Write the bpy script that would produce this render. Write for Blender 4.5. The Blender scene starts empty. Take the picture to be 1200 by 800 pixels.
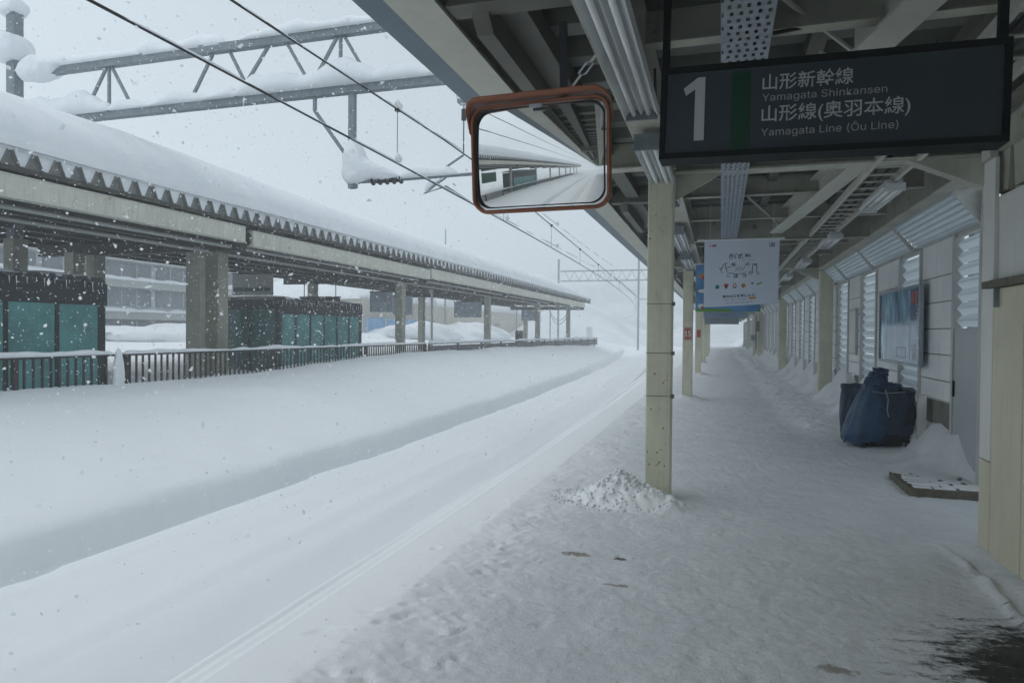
import bpy, math, random
import numpy as np
from mathutils import Vector, Matrix
random.seed(7)
rng = np.random.default_rng(11)
SC = bpy.context.scene
COL = SC.collection
PI = math.pi
RAD = math.radians

# ------------------------------------------------------------------ camera
EYE = 1.6
cam = bpy.data.cameras.new('camera')
cam.sensor_fit = 'HORIZONTAL'
cam.sensor_width = 36.0
cam.lens = 24.0
cam.clip_start = 0.05
cam.clip_end = 3000
cam_ob = bpy.data.objects.new('camera', cam)
COL.objects.link(cam_ob)
SC.camera = cam_ob
_yaw, _pit, _rol = RAD(17.0), RAD(-0.8), RAD(0.5)
_f = Vector((-math.sin(_yaw) * math.cos(_pit), math.cos(_yaw) * math.cos(_pit), math.sin(_pit)))
_r0 = Vector((math.cos(_yaw), math.sin(_yaw), 0))
_u0 = _r0.cross(_f)
_r = math.cos(_rol) * _r0 + math.sin(_rol) * _u0
_u = -math.sin(_rol) * _r0 + math.cos(_rol) * _u0
_m = Matrix((_r, _u, -_f)).transposed().to_4x4()
_m.translation = Vector((0, 0, EYE))
cam_ob.matrix_world = _m

# ------------------------------------------------------------------ sky, soft sun, exposure
SUN_DIR = Vector((-0.62, -0.20, 1.0)).normalized()      # towards the sun behind the cloud
SUN_EL = math.asin(SUN_DIR.z)
w = bpy.data.worlds.new('World')
SC.world = w
w.use_nodes = True
nt = w.node_tree
nt.nodes.clear()
sky = nt.nodes.new('ShaderNodeTexSky')
sky.sky_type = 'NISHITA'
sky.sun_disc = False
sky.sun_elevation = SUN_EL
sky.sun_rotation = math.atan2(SUN_DIR.x, SUN_DIR.y)
sky.dust_density = 4
mixc = nt.nodes.new('ShaderNodeMix')
mixc.data_type = 'RGBA'
mixc.inputs[0].default_value = 0.93                     # cloud cover over the clear sky
mixc.inputs[7].default_value = (8.35, 9.45, 10.35, 1)
nt.links.new(sky.outputs[0], mixc.inputs[6])
bg = nt.nodes.new('ShaderNodeBackground')
bg.inputs[1].default_value = 0.10
gtc = nt.nodes.new('ShaderNodeTexCoord')
gdt = nt.nodes.new('ShaderNodeVectorMath'); gdt.operation = 'DOT_PRODUCT'
gdt.inputs[1].default_value = (-0.62, -0.78, 0.0)       # the overcast is brighter on the sun's side
nt.links.new(gtc.outputs['Generated'], gdt.inputs[0])
gma = nt.nodes.new('ShaderNodeMath'); gma.operation = 'MULTIPLY_ADD'
gma.inputs[1].default_value = 0.60; gma.inputs[2].default_value = 1.0
nt.links.new(gdt.outputs['Value'], gma.inputs[0])
gvm = nt.nodes.new('ShaderNodeVectorMath'); gvm.operation = 'SCALE'
nt.links.new(mixc.outputs[2], gvm.inputs[0]); nt.links.new(gma.outputs[0], gvm.inputs['Scale'])
nt.links.new(gvm.outputs[0], bg.inputs[0])
wo = nt.nodes.new('ShaderNodeOutputWorld')
nt.links.new(bg.outputs[0], wo.inputs[0])

sl = bpy.data.lights.new('sun', 'SUN')
sl.energy = 1.0
sl.angle = RAD(65)
sl.color = (1.0, 0.97, 0.93)
so = bpy.data.objects.new('sun', sl)
COL.objects.link(so)
so.rotation_euler = (-SUN_DIR).to_track_quat('-Z', 'Y').to_euler()
so.location = (-10, 0, 40)

SC.view_settings.view_transform = 'Standard'
SC.view_settings.look = 'None'
SC.view_settings.gamma = 1.0
SC.view_settings.use_curve_mapping = False
SC.view_settings.exposure = -0.25
SC.cycles.max_bounces = 10
SC.cycles.diffuse_bounces = 5
SC.cycles.glossy_bounces = 3
SC.cycles.transmission_bounces = 4
SC.cycles.volume_bounces = 3
SC.cycles.sample_clamp_indirect = 4.0
SC.cycles.use_denoising = True

# ------------------------------------------------------------------ materials
def newmat(name):
    m = bpy.data.materials.new(name)
    m.use_nodes = True
    m.node_tree.nodes.clear()
    return m, m.node_tree.nodes, m.node_tree.links

def mk(name, col, rough=0.6, var=0.12, scale=6.0, metal=0.0, bump=0.0, bscale=60.0,
       rust=0.0, rustcol=(0.16, 0.075, 0.03), rscale=5.0, spec=0.4, streak=0.0):
    """painted / plain surface: mottled tone, optional rust blotches and vertical dirt streaks"""
    m, N, L = newmat(name)
    out = N.new('ShaderNodeOutputMaterial')
    p = N.new('ShaderNodeBsdfPrincipled')
    L.new(p.outputs[0], out.inputs[0])
    p.inputs['Roughness'].default_value = rough
    p.inputs['Metallic'].default_value = metal
    p.inputs['Specular IOR Level'].default_value = spec
    tc = N.new('ShaderNodeTexCoord')
    oi = N.new('ShaderNodeObjectInfo')
    add = N.new('ShaderNodeVectorMath'); add.operation = 'ADD'
    sc_ = N.new('ShaderNodeMath'); sc_.operation = 'MULTIPLY'; sc_.inputs[1].default_value = 37.0
    L.new(oi.outputs['Random'], sc_.inputs[0])
    L.new(tc.outputs['Object'], add.inputs[0]); L.new(sc_.outputs[0], add.inputs[1])
    n = N.new('ShaderNodeTexNoise'); n.inputs['Scale'].default_value = scale
    n.inputs['Detail'].default_value = 6; n.inputs['Roughness'].default_value = 0.65
    L.new(add.outputs[0], n.inputs['Vector'])
    r = N.new('ShaderNodeValToRGB')
    a, b = 1 - var * 1.3, 1 + var * 0.7
    r.color_ramp.elements[0].position = 0.3
    r.color_ramp.elements[1].position = 0.7
    r.color_ramp.elements[0].color = (*[min(1, c * a) for c in col], 1)
    r.color_ramp.elements[1].color = (*[min(1, c * b) for c in col], 1)
    L.new(n.outputs['Fac'], r.inputs[0])
    last = r.outputs[0]
    if streak:
        mp = N.new('ShaderNodeMapping'); mp.inputs['Scale'].default_value = (9, 9, 0.7)
        L.new(add.outputs[0], mp.inputs[0])
        ns = N.new('ShaderNodeTexNoise'); ns.inputs['Scale'].default_value = 2.0; ns.inputs['Detail'].default_value = 5
        L.new(mp.outputs[0], ns.inputs['Vector'])
        rs = N.new('ShaderNodeMapRange'); rs.inputs[1].default_value = 0.52; rs.inputs[2].default_value = 0.75
        rs.inputs[4].default_value = streak
        L.new(ns.outputs['Fac'], rs.inputs[0])
        mx = N.new('ShaderNodeMix'); mx.data_type = 'RGBA'
        L.new(rs.outputs[0], mx.inputs[0]); L.new(last, mx.inputs[6])
        mx.inputs[7].default_value = (*[c * 0.45 for c in col], 1)
        last = mx.outputs[2]
    if rust:
        n2 = N.new('ShaderNodeTexNoise'); n2.inputs['Scale'].default_value = rscale
        n2.inputs['Detail'].default_value = 7; n2.inputs['Roughness'].default_value = 0.7
        L.new(add.outputs[0], n2.inputs['Vector'])
        r2 = N.new('ShaderNodeMapRange')
        r2.inputs[1].default_value = 0.72 - rust * 0.2
        r2.inputs[2].default_value = 0.77 - rust * 0.2
        L.new(n2.outputs['Fac'], r2.inputs[0])
        mx = N.new('ShaderNodeMix'); mx.data_type = 'RGBA'
        L.new(r2.outputs[0], mx.inputs[0]); L.new(last, mx.inputs[6])
        mx.inputs[7].default_value = (*rustcol, 1)
        last = mx.outputs[2]
    L.new(last, p.inputs['Base Color'])
    if bump:
        nb = N.new('ShaderNodeTexNoise'); nb.inputs['Scale'].default_value = bscale; nb.inputs['Detail'].default_value = 4
        L.new(add.outputs[0], nb.inputs['Vector'])
        bp = N.new('ShaderNodeBump'); bp.inputs['Strength'].default_value = bump; bp.inputs['Distance'].default_value = 0.02
        L.new(nb.outputs['Fac'], bp.inputs['Height']); L.new(bp.outputs[0], p.inputs['Normal'])
    return m

def mk_translucent(name, col, frac=0.5, rough=0.5):
    m, N, L = newmat(name)
    out = N.new('ShaderNodeOutputMaterial')
    tr = N.new('ShaderNodeBsdfTranslucent'); tr.inputs[0].default_value = (*col, 1)
    p = N.new('ShaderNodeBsdfPrincipled'); p.inputs['Roughness'].default_value = rough
    tc = N.new('ShaderNodeTexCoord')
    n = N.new('ShaderNodeTexNoise'); n.inputs['Scale'].default_value = 3; n.inputs['Detail'].default_value = 6
    L.new(tc.outputs['Object'], n.inputs['Vector'])
    r = N.new('ShaderNodeValToRGB')
    r.color_ramp.elements[0].color = (*[c * 0.8 for c in col], 1)
    r.color_ramp.elements[1].color = (*col, 1)
    L.new(n.outputs['Fac'], r.inputs[0]); L.new(r.outputs[0], p.inputs['Base Color'])
    mx = N.new('ShaderNodeMixShader'); mx.inputs[0].default_value = frac
    L.new(p.outputs[0], mx.inputs[1]); L.new(tr.outputs[0], mx.inputs[2]); L.new(mx.outputs[0], out.inputs[0])
    return m

CREAM = (0.62, 0.60, 0.465)
M = {}
M['post'] = mk('cream_paint', CREAM, 0.5, 0.12, 3.0, streak=0.3, rust=0.05, rscale=9, bump=0.03, bscale=25)
M['post_rusty'] = mk('cream_paint_rust_spots', CREAM, 0.5, 0.12, 3.0, streak=0.3, rust=0.2, rscale=14, bump=0.03, bscale=25)
M['beam'] = mk('beam_paint', (0.42, 0.42, 0.35), 0.55, 0.18, 2.5, rust=0.42, rscale=3.4, rustcol=(0.22, 0.16, 0.09), streak=0.35)
M['beam_pale'] = mk('pale_beam_paint', (0.50, 0.50, 0.435), 0.55, 0.1, 2.5, rust=0.12, rscale=3.5, streak=0.1)
M['beam_dark'] = mk('dark_beam_paint', (0.12, 0.12, 0.10), 0.6, 0.15, 2.5, streak=0.2)
M['gutter'] = mk('blue_grey_gutter_paint', (0.145, 0.19, 0.225), 0.5, 0.08, 2.0, streak=0.1)
M['deck'] = mk('roof_deck_paint', (0.135, 0.145, 0.125), 0.55, 0.18, 1.6, rust=0.1, rscale=2.0, streak=0.15)
M['galv'] = mk('galvanised_steel', (0.36, 0.40, 0.44), 0.45, 0.18, 12.0, metal=0.55, streak=0.1)
M['galv_dark'] = mk('weathered_steel', (0.22, 0.255, 0.275), 0.6, 0.2, 9.0, metal=0.25, bump=0.05)
M['steel_dark'] = mk('dark_steel', (0.045, 0.05, 0.055), 0.5, 0.25, 15.0, metal=0.3)
M['black'] = mk('black_paint', (0.010, 0.012, 0.013), 0.6, 0.2, 8.0, spec=0.12)
M['wire'] = mk('black_wire', (0.02, 0.02, 0.022), 0.5, 0.2, 20)
M['white_metal'] = mk('white_enamel', (0.62, 0.64, 0.64), 0.35, 0.06, 5.0, streak=0.08)
M['tube'] = mk('fluorescent_glass', (0.78, 0.80, 0.80), 0.15, 0.02, 5.0, spec=0.6)
M['panel'] = mk('white_wall_panel', (0.80, 0.81, 0.81), 0.5, 0.08, 1.5, streak=0.25, rust=0.03)
M['stud'] = mk('pale_stud_paint', (0.52, 0.53, 0.51), 0.5, 0.08, 3.0, streak=0.15, rust=0.04)
M['poly'] = mk_translucent('frosted_corrugated_sheet', (0.80, 0.84, 0.86), 0.72)
M['strip'] = mk_translucent('frosted_eaves_sheet', (0.78, 0.82, 0.84), 0.58)
M['concrete'] = mk('old_concrete', (0.20, 0.19, 0.155), 0.85, 0.3, 5.0, bump=0.2, streak=0.3)
M['door'] = mk('grey_steel_door', (0.42, 0.45, 0.45), 0.4, 0.06, 3.0, rust=0.03, streak=0.05)
M['cabin'] = mk('cabin_wall_paint', (0.70, 0.70, 0.66), 0.5, 0.06, 2.0, streak=0.12)
M['cabin_cream'] = mk('cabin_cream_paint', (0.63, 0.59, 0.44), 0.5, 0.07, 2.0, streak=0.2, rust=0.03)
M['wood'] = mk('weathered_wood', (0.16, 0.145, 0.11), 0.8, 0.35, 18.0, bump=0.3, bscale=90, streak=0.3)
M['rim'] = mk('orange_brown_rim', (0.29, 0.105, 0.052), 0.4, 0.16, 7.0, streak=0.15)
M['rubber'] = mk('black_rubber', (0.018, 0.018, 0.018), 0.75, 0.2, 30, bump=0.1)
M['sign_face'] = mk('dark_sign_face', (0.045, 0.055, 0.065), 0.25, 0.06, 1.0)
M['sign_white'] = mk('sign_white_letters', (0.42, 0.43, 0.44), 0.4, 0.03)
M['sign_dim'] = mk('sign_grey_letters', (0.31, 0.32, 0.33), 0.4, 0.03)
M['sign_green'] = mk('sign_green_stripe', (0.003, 0.042, 0.018), 0.4, 0.05)
M['red'] = mk('red_plate', (0.36, 0.055, 0.035), 0.45, 0.12, 20)
M['plate_white'] = mk('plate_white', (0.72, 0.70, 0.66), 0.5, 0.05)
M['banner'] = mk_translucent('banner_cloth_white', (0.80, 0.85, 0.93), 0.45, 0.8)
M['banner_blue'] = mk('banner_cloth_blue', (0.12, 0.30, 0.56), 0.8, 0.25, 4.0)
M['banner_pale'] = mk_translucent('banner_cloth_pale_blue', (0.36, 0.46, 0.60), 0.2, 0.8)
M['banner_grey'] = mk_translucent('banner_cloth_grey', (0.30, 0.35, 0.40), 0.2, 0.8)
M['ink'] = mk('black_ink', (0.012, 0.013, 0.018), 0.7, 0.1)
M['ink_grey'] = mk('grey_ink', (0.15, 0.16, 0.20), 0.7, 0.1)
M['ink_red'] = mk('red_ink', (0.45, 0.05, 0.05), 0.7, 0.1)
M['ink_teal'] = mk('teal_ink', (0.02, 0.22, 0.25), 0.7, 0.1)
M['ink_orange'] = mk('orange_ink', (0.55, 0.28, 0.06), 0.7, 0.1)
M['ink_brown'] = mk('brown_ink', (0.25, 0.13, 0.08), 0.7, 0.1)
M['ink_green'] = mk('green_ink', (0.14, 0.33, 0.05), 0.7, 0.1)
M['ink_white'] = mk('white_ink', (0.75, 0.78, 0.80), 0.6, 0.05)
M['ink_blue'] = mk('navy_ink', (0.03, 0.05, 0.14), 0.5, 0.1)
M['tarp'] = mk('blue_tarpaulin', (0.014, 0.060, 0.140), 0.36, 0.40, 7.0, bump=0.8, bscale=11)
M['tarp_dark'] = mk('navy_tarpaulin', (0.008, 0.029, 0.064), 0.36, 0.40, 7.0, bump=0.8, bscale=11)
M['fence'] = mk('dark_brown_fence_paint', (0.040, 0.038, 0.037), 0.6, 0.25, 8.0)
M['fence_grey'] = mk('grey_brown_fence_paint', (0.085, 0.085, 0.085), 0.6, 0.2, 6.0)
M['shelter'] = mk('black_green_frame', (0.012, 0.018, 0.022), 0.5, 0.3, 7.0)
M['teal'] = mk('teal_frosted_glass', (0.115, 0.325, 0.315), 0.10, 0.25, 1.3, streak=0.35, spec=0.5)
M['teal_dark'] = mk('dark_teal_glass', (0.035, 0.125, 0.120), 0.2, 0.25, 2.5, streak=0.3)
M['opp_beam'] = mk('opposite_fascia_paint', (0.58, 0.58, 0.50), 0.6, 0.10, 1.2, rust=0.42, rscale=1.9, rustcol=(0.33, 0.25, 0.15), streak=0.4)
M['opp_post'] = mk('opposite_column_paint', (0.42, 0.42, 0.355), 0.6, 0.15, 2.0, streak=0.25)
M['opp_post_brown'] = mk('opposite_column_brown', (0.30, 0.295, 0.235), 0.6, 0.2, 2.0, streak=0.35)  # darker, browner tone than the other column shafts
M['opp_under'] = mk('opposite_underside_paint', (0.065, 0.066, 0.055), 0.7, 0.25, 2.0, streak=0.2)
M['opp_roof'] = mk('opposite_folded_roof', (0.27, 0.275, 0.265), 0.6, 0.2, 3.0, rust=0.1)
M['board_blue'] = mk('hanging_board_blue_grey', (0.46, 0.52, 0.61), 0.5, 0.2, 4.0)
M['board_grey'] = mk('hanging_board_grey', (0.40, 0.42, 0.405), 0.5, 0.1, 3.0)
M['board_green'] = mk('board_green_stripe', (0.01, 0.085, 0.05), 0.5, 0.1)
M['bld_grey'] = mk('far_building_grey', (0.50, 0.53, 0.56), 0.8, 0.15, 0.8)
M['bld_dark'] = mk('far_building_opening', (0.20, 0.22, 0.24), 0.6, 0.25, 0.7)
M['bld_beige'] = mk('far_building_beige', (0.46, 0.42, 0.34), 0.8, 0.08, 0.6)
M['bld_blue'] = mk('blue_hoarding', (0.13, 0.32, 0.55), 0.6, 0.12, 0.6)
M['hill'] = mk('snowy_wooded_hill', (0.52, 0.55, 0.57), 0.9, 0.35, 0.05)
M['hill_near'] = mk('snowy_slope', (0.74, 0.77, 0.80), 0.9, 0.18, 0.08)

def snow_mat(name, bump=0.35, bscale=30, dirt=0.0):
    m, N, L = newmat(name)
    out = N.new('ShaderNodeOutputMaterial')
    p = N.new('ShaderNodeBsdfPrincipled'); L.new(p.outputs[0], out.inputs[0])
    p.inputs['Roughness'].default_value = 0.75
    p.inputs['Specular IOR Level'].default_value = 0.2
    tc = N.new('ShaderNodeTexCoord')
    n = N.new('ShaderNodeTexNoise'); n.inputs['Scale'].default_value = 1.3; n.inputs['Detail'].default_value = 6
    L.new(tc.outputs['Object'], n.inputs['Vector'])
    r = N.new('ShaderNodeValToRGB')
    r.color_ramp.elements[0].position = 0.3; r.color_ramp.elements[1].position = 0.7
    r.color_ramp.elements[0].color = (0.76 - dirt, 0.79 - dirt, 0.82 - dirt, 1)
    r.color_ramp.elements[1].color = (0.84, 0.86, 0.88, 1)
    L.new(n.outputs['Fac'], r.inputs[0]); L.new(r.outputs[0], p.inputs['Base Color'])
    nb = N.new('ShaderNodeTexNoise'); nb.inputs['Scale'].default_value = bscale; nb.inputs['Detail'].default_value = 6
    L.new(tc.outputs['Object'], nb.inputs['Vector'])
    bp = N.new('ShaderNodeBump'); bp.inputs['Strength'].default_value = bump; bp.inputs['Distance'].default_value = 0.02
    L.new(nb.outputs['Fac'], bp.inputs['Height']); L.new(bp.outputs[0], p.inputs['Normal'])
    return m
M['snow'] = snow_mat('fresh_snow', 0.2, 14)
def flake_mat():
    m, N, L = newmat('snowflake')
    out = N.new('ShaderNodeOutputMaterial')
    d_ = N.new('ShaderNodeBsdfDiffuse'); t_ = N.new('ShaderNodeBsdfTranslucent'); mx = N.new('ShaderNodeMixShader')
    d_.inputs[0].default_value = (0.93, 0.95, 0.97, 1); t_.inputs[0].default_value = (0.95, 0.97, 0.99, 1); mx.inputs[0].default_value = 0.55
    L.new(d_.outputs[0], mx.inputs[1]); L.new(t_.outputs[0], mx.inputs[2]); L.new(mx.outputs[0], out.inputs[0])
    return m
M['flake'] = flake_mat()
M['snow_lump'] = snow_mat('shovelled_snow', 0.6, 40, 0.10)

def ground_mat():
    m, N, L = newmat('snow_ground')
    out = N.new('ShaderNodeOutputMaterial')
    p = N.new('ShaderNodeBsdfPrincipled'); L.new(p.outputs[0], out.inputs[0])
    p.inputs['Roughness'].default_value = 0.7
    p.inputs['Specular IOR Level'].default_value = 0.25
    tc = N.new('ShaderNodeTexCoord')
    P = tc.outputs['Object']
    sep = N.new('ShaderNodeSeparateXYZ'); L.new(P, sep.inputs[0])
    def math_(op, a, b=None, clamp=False):
        n = N.new('ShaderNodeMath'); n.operation = op; n.use_clamp = clamp
        for i, v in enumerate((a, b)):
            if v is None: continue
            if isinstance(v, (int, float)): n.inputs[i].default_value = v
            else: L.new(v, n.inputs[i])
        return n.outputs[0]
    def noise(scale, detail=6, rough=0.6, vec=P, dist=0.0):
        n = N.new('ShaderNodeTexNoise'); n.inputs['Scale'].default_value = scale
        n.inputs['Detail'].default_value = detail; n.inputs['Roughness'].default_value = rough
        n.inputs['Distortion'].default_value = dist
        L.new(vec, n.inputs['Vector']); return n.outputs['Fac']
    def rng_(v, a, b, c=0.0, d=1.0):
        n = N.new('ShaderNodeMapRange'); n.interpolation_type = 'SMOOTHSTEP'
        n.inputs[1].default_value = a; n.inputs[2].default_value = b
        n.inputs[3].default_value = c; n.inputs[4].default_value = d
        L.new(v, n.inputs[0]); return n.outputs[0]
    def mixc(f, a, b):
        n = N.new('ShaderNodeMix'); n.data_type = 'RGBA'
        L.new(f, n.inputs[0])
        for i, v in ((6, a), (7, b)):
            if isinstance(v, tuple): n.inputs[i].default_value = (*v, 1)
            else: L.new(v, n.inputs[i])
        return n.outputs[2]
    # walked-on snow on the platform (its edge wanders along the drip line)
    xe = math_('ADD', sep.outputs[0], math_('MULTIPLY', math_('SUBTRACT', noise(1.6), 0.5), 1.1))
    walked = rng_(xe, -2.1, -0.9)
    lane = math_('MULTIPLY', rng_(math_('ADD', sep.outputs[0], math_('MULTIPLY', noise(0.9), 0.6)), 1.35, 1.75), rng_(sep.outputs[1], 10.0, 12.5))
    walked = math_('MULTIPLY', walked, math_('SUBTRACT', 1.0, math_('MULTIPLY', lane, 0.75)))
    hx_ = math_('DIVIDE', math_('ADD', sep.outputs[0], 0.92), 0.62); hy_ = math_('DIVIDE', math_('SUBTRACT', sep.outputs[1], 6.55), 0.48)
    heap_ = math_('ADD', math_('SQRT', math_('ADD', math_('POWER', hx_, 2.0), math_('POWER', hy_, 2.0))), math_('MULTIPLY', math_('SUBTRACT', noise(6), 0.5), 0.7))
    walked = math_('MULTIPLY', walked, rng_(heap_, 0.8, 1.15, 0.0, 1.0))       # clean shovelled snow heaped at the post
    fresh = mixc(noise(0.9), (0.84, 0.865, 0.885), (0.88, 0.895, 0.905))
    tram = mixc(rng_(noise(2.2, 8, 0.7), 0.35, 0.68), (0.73, 0.765, 0.80), (0.82, 0.847, 0.875))
    tram = mixc(rng_(noise(20, 8, 0.8), 0.54, 0.68, 0, 0.42), tram, (0.50, 0.525, 0.55))
    tram = mixc(rng_(noise(48, 5, 0.75), 0.58, 0.67, 0, 0.50), tram, (0.36, 0.37, 0.38))
    tram = mixc(rng_(noise(13, 8, 0.8), 0.55, 0.68, 0, 0.75), tram, (0.78, 0.805, 0.82))
    c = mixc(walked, fresh, tram)
    c = mixc(rng_(sep.outputs[2], -0.96, -0.86, 0.8, 0.0), c, (0.40, 0.43, 0.46))     # groove shade painted as grey on the wheel slot floors
    # bare wet asphalt showing through in the near right corner
    mp = N.new('ShaderNodeMapping'); L.new(P, mp.inputs[0]); mp.inputs['Rotation'].default_value = (0, 0, RAD(-17)); mp.inputs['Scale'].default_value = (5.0, 17.0, 1)
    sm = noise(1.0, 7, 0.7, mp.outputs[0], 0.4)
    dx = math_('SUBTRACT', sep.outputs[0], 1.72); dy = math_('SUBTRACT', sep.outputs[1], 3.72)
    d2 = math_('SQRT', math_('ADD', math_('POWER', dx, 2.0), math_('POWER', dy, 2.0)))
    prox = math_('ADD', math_('MULTIPLY', rng_(d2, 0.0, 0.95, 1.0, 0.0), 0.72), math_('MULTIPLY', rng_(d2, 0.5, 1.9, 1.0, 0.0), 0.42))
    bare = rng_(math_('ADD', math_('ADD', math_('MULTIPLY', sm, 0.75), math_('MULTIPLY', noise(30, 6, 0.8), 0.35)), math_('MULTIPLY', prox, 0.50)), 0.75, 0.93)
    bare = math_('MULTIPLY', bare, rng_(d2, 1.3, 2.0, 1.0, 0.0))
    c = mixc(bare, c, (0.020, 0.019, 0.016))
    # brown stains on the snow
    for (sx, sy, a, b, col) in ((-0.98, 4.83, 0.12, 0.055, (0.30, 0.265, 0.23)), (-0.665, 4.84, 0.052, 0.035, (0.06, 0.045, 0.035)),
                                (-0.62, 4.32, 0.10, 0.02, (0.34, 0.31, 0.30)), (0.55, 3.55, 0.10, 0.05, (0.36, 0.33, 0.29))):
        ddx = math_('DIVIDE', math_('SUBTRACT', sep.outputs[0], sx), a)
        ddy = math_('DIVIDE', math_('SUBTRACT', sep.outputs[1], sy), b)
        dd = math_('ADD', math_('POWER', ddx, 2.0), math_('POWER', ddy, 2.0))
        dd = math_('ADD', dd, math_('MULTIPLY', math_('SUBTRACT', noise(30, 4), 0.5), 3.0))
        c = mixc(rng_(dd, 0.3, 1.1, 0.9, 0.0), c, col)
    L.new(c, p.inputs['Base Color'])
    L.new(rng_(bare, 0, 1, 0.7, 0.25), p.inputs['Roughness'])
    # fine relief: granular on the walked snow, soft on the fresh
    gran = math_('ADD', noise(40, 6, 0.8), math_('MULTIPLY', noise(11, 7, 0.75), 2.0))
    h = math_('MULTIPLY', gran, rng_(walked, 0, 1, 0.10, 1.0))
    bp = N.new('ShaderNodeBump'); bp.inputs['Strength'].default_value = 0.6; bp.inputs['Distance'].default_value = 0.02
    L.new(h, bp.inputs['Height']); L.new(bp.outputs[0], p.inputs['Normal'])
    return m
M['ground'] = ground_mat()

def mirror_mat():
    m, N, L = newmat('convex_mirror_silver')
    out = N.new('ShaderNodeOutputMaterial')
    p = N.new('ShaderNodeBsdfPrincipled'); L.new(p.outputs[0], out.inputs[0])
    p.inputs['Metallic'].default_value = 1.0
    p.inputs['Roughness'].default_value = 0.015
    tc = N.new('ShaderNodeTexCoord'); n = N.new('ShaderNodeTexNoise'); n.inputs['Scale'].default_value = 5
    L.new(tc.outputs['Object'], n.inputs['Vector'])
    r = N.new('ShaderNodeValToRGB')
    r.color_ramp.elements[0].color = (0.70, 0.70, 0.68, 1); r.color_ramp.elements[1].color = (0.80, 0.80, 0.785, 1)
    L.new(n.outputs['Fac'], r.inputs[0]); L.new(r.outputs[0], p.inputs['Base Color'])
    return m
M['mirror'] = mirror_mat()

def poster_mat():
    """printed winter landscape: icy falls between dark rocks over a pale lower half"""
    m, N, L = newmat('poster_print')
    out = N.new('ShaderNodeOutputMaterial')
    p = N.new('ShaderNodeBsdfPrincipled'); L.new(p.outputs[0], out.inputs[0])
    p.inputs['Roughness'].default_value = 0.12
    tc = N.new('ShaderNodeTexCoord')
    mp = N.new('ShaderNodeMapping'); mp.inputs['Scale'].default_value = (1, 3.2, 1.1)
    L.new(tc.outputs['Object'], mp.inputs[0])
    n = N.new('ShaderNodeTexNoise'); n.inputs['Scale'].default_value = 1.6; n.inputs['Detail'].default_value = 7; n.inputs['Distortion'].default_value = 0.6
    L.new(mp.outputs[0], n.inputs['Vector'])
    r = N.new('ShaderNodeValToRGB')
    r.color_ramp.elements[0].position = 0.33; r.color_ramp.elements[0].color = (0.02, 0.05, 0.09, 1)
    r.color_ramp.elements[1].position = 0.66; r.color_ramp.elements[1].color = (0.33, 0.55, 0.68, 1)
    e = r.color_ramp.elements.new(0.5); e.color = (0.10, 0.27, 0.42, 1)
    L.new(n.outputs['Fac'], r.inputs[0])
    L.new(r.outputs[0], p.inputs['Base Color'])
    return m
M['poster'] = poster_mat()
M['poster_pale'] = mk('poster_pale_ice', (0.20, 0.34, 0.48), 0.12, 0.3, 2.5)
M['poster_navy'] = mk('poster_navy', (0.025, 0.055, 0.16), 0.12, 0.2, 4)
M['poster_mid'] = mk('poster_mid_blue', (0.16, 0.27, 0.42), 0.12, 0.2, 4)

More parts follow.
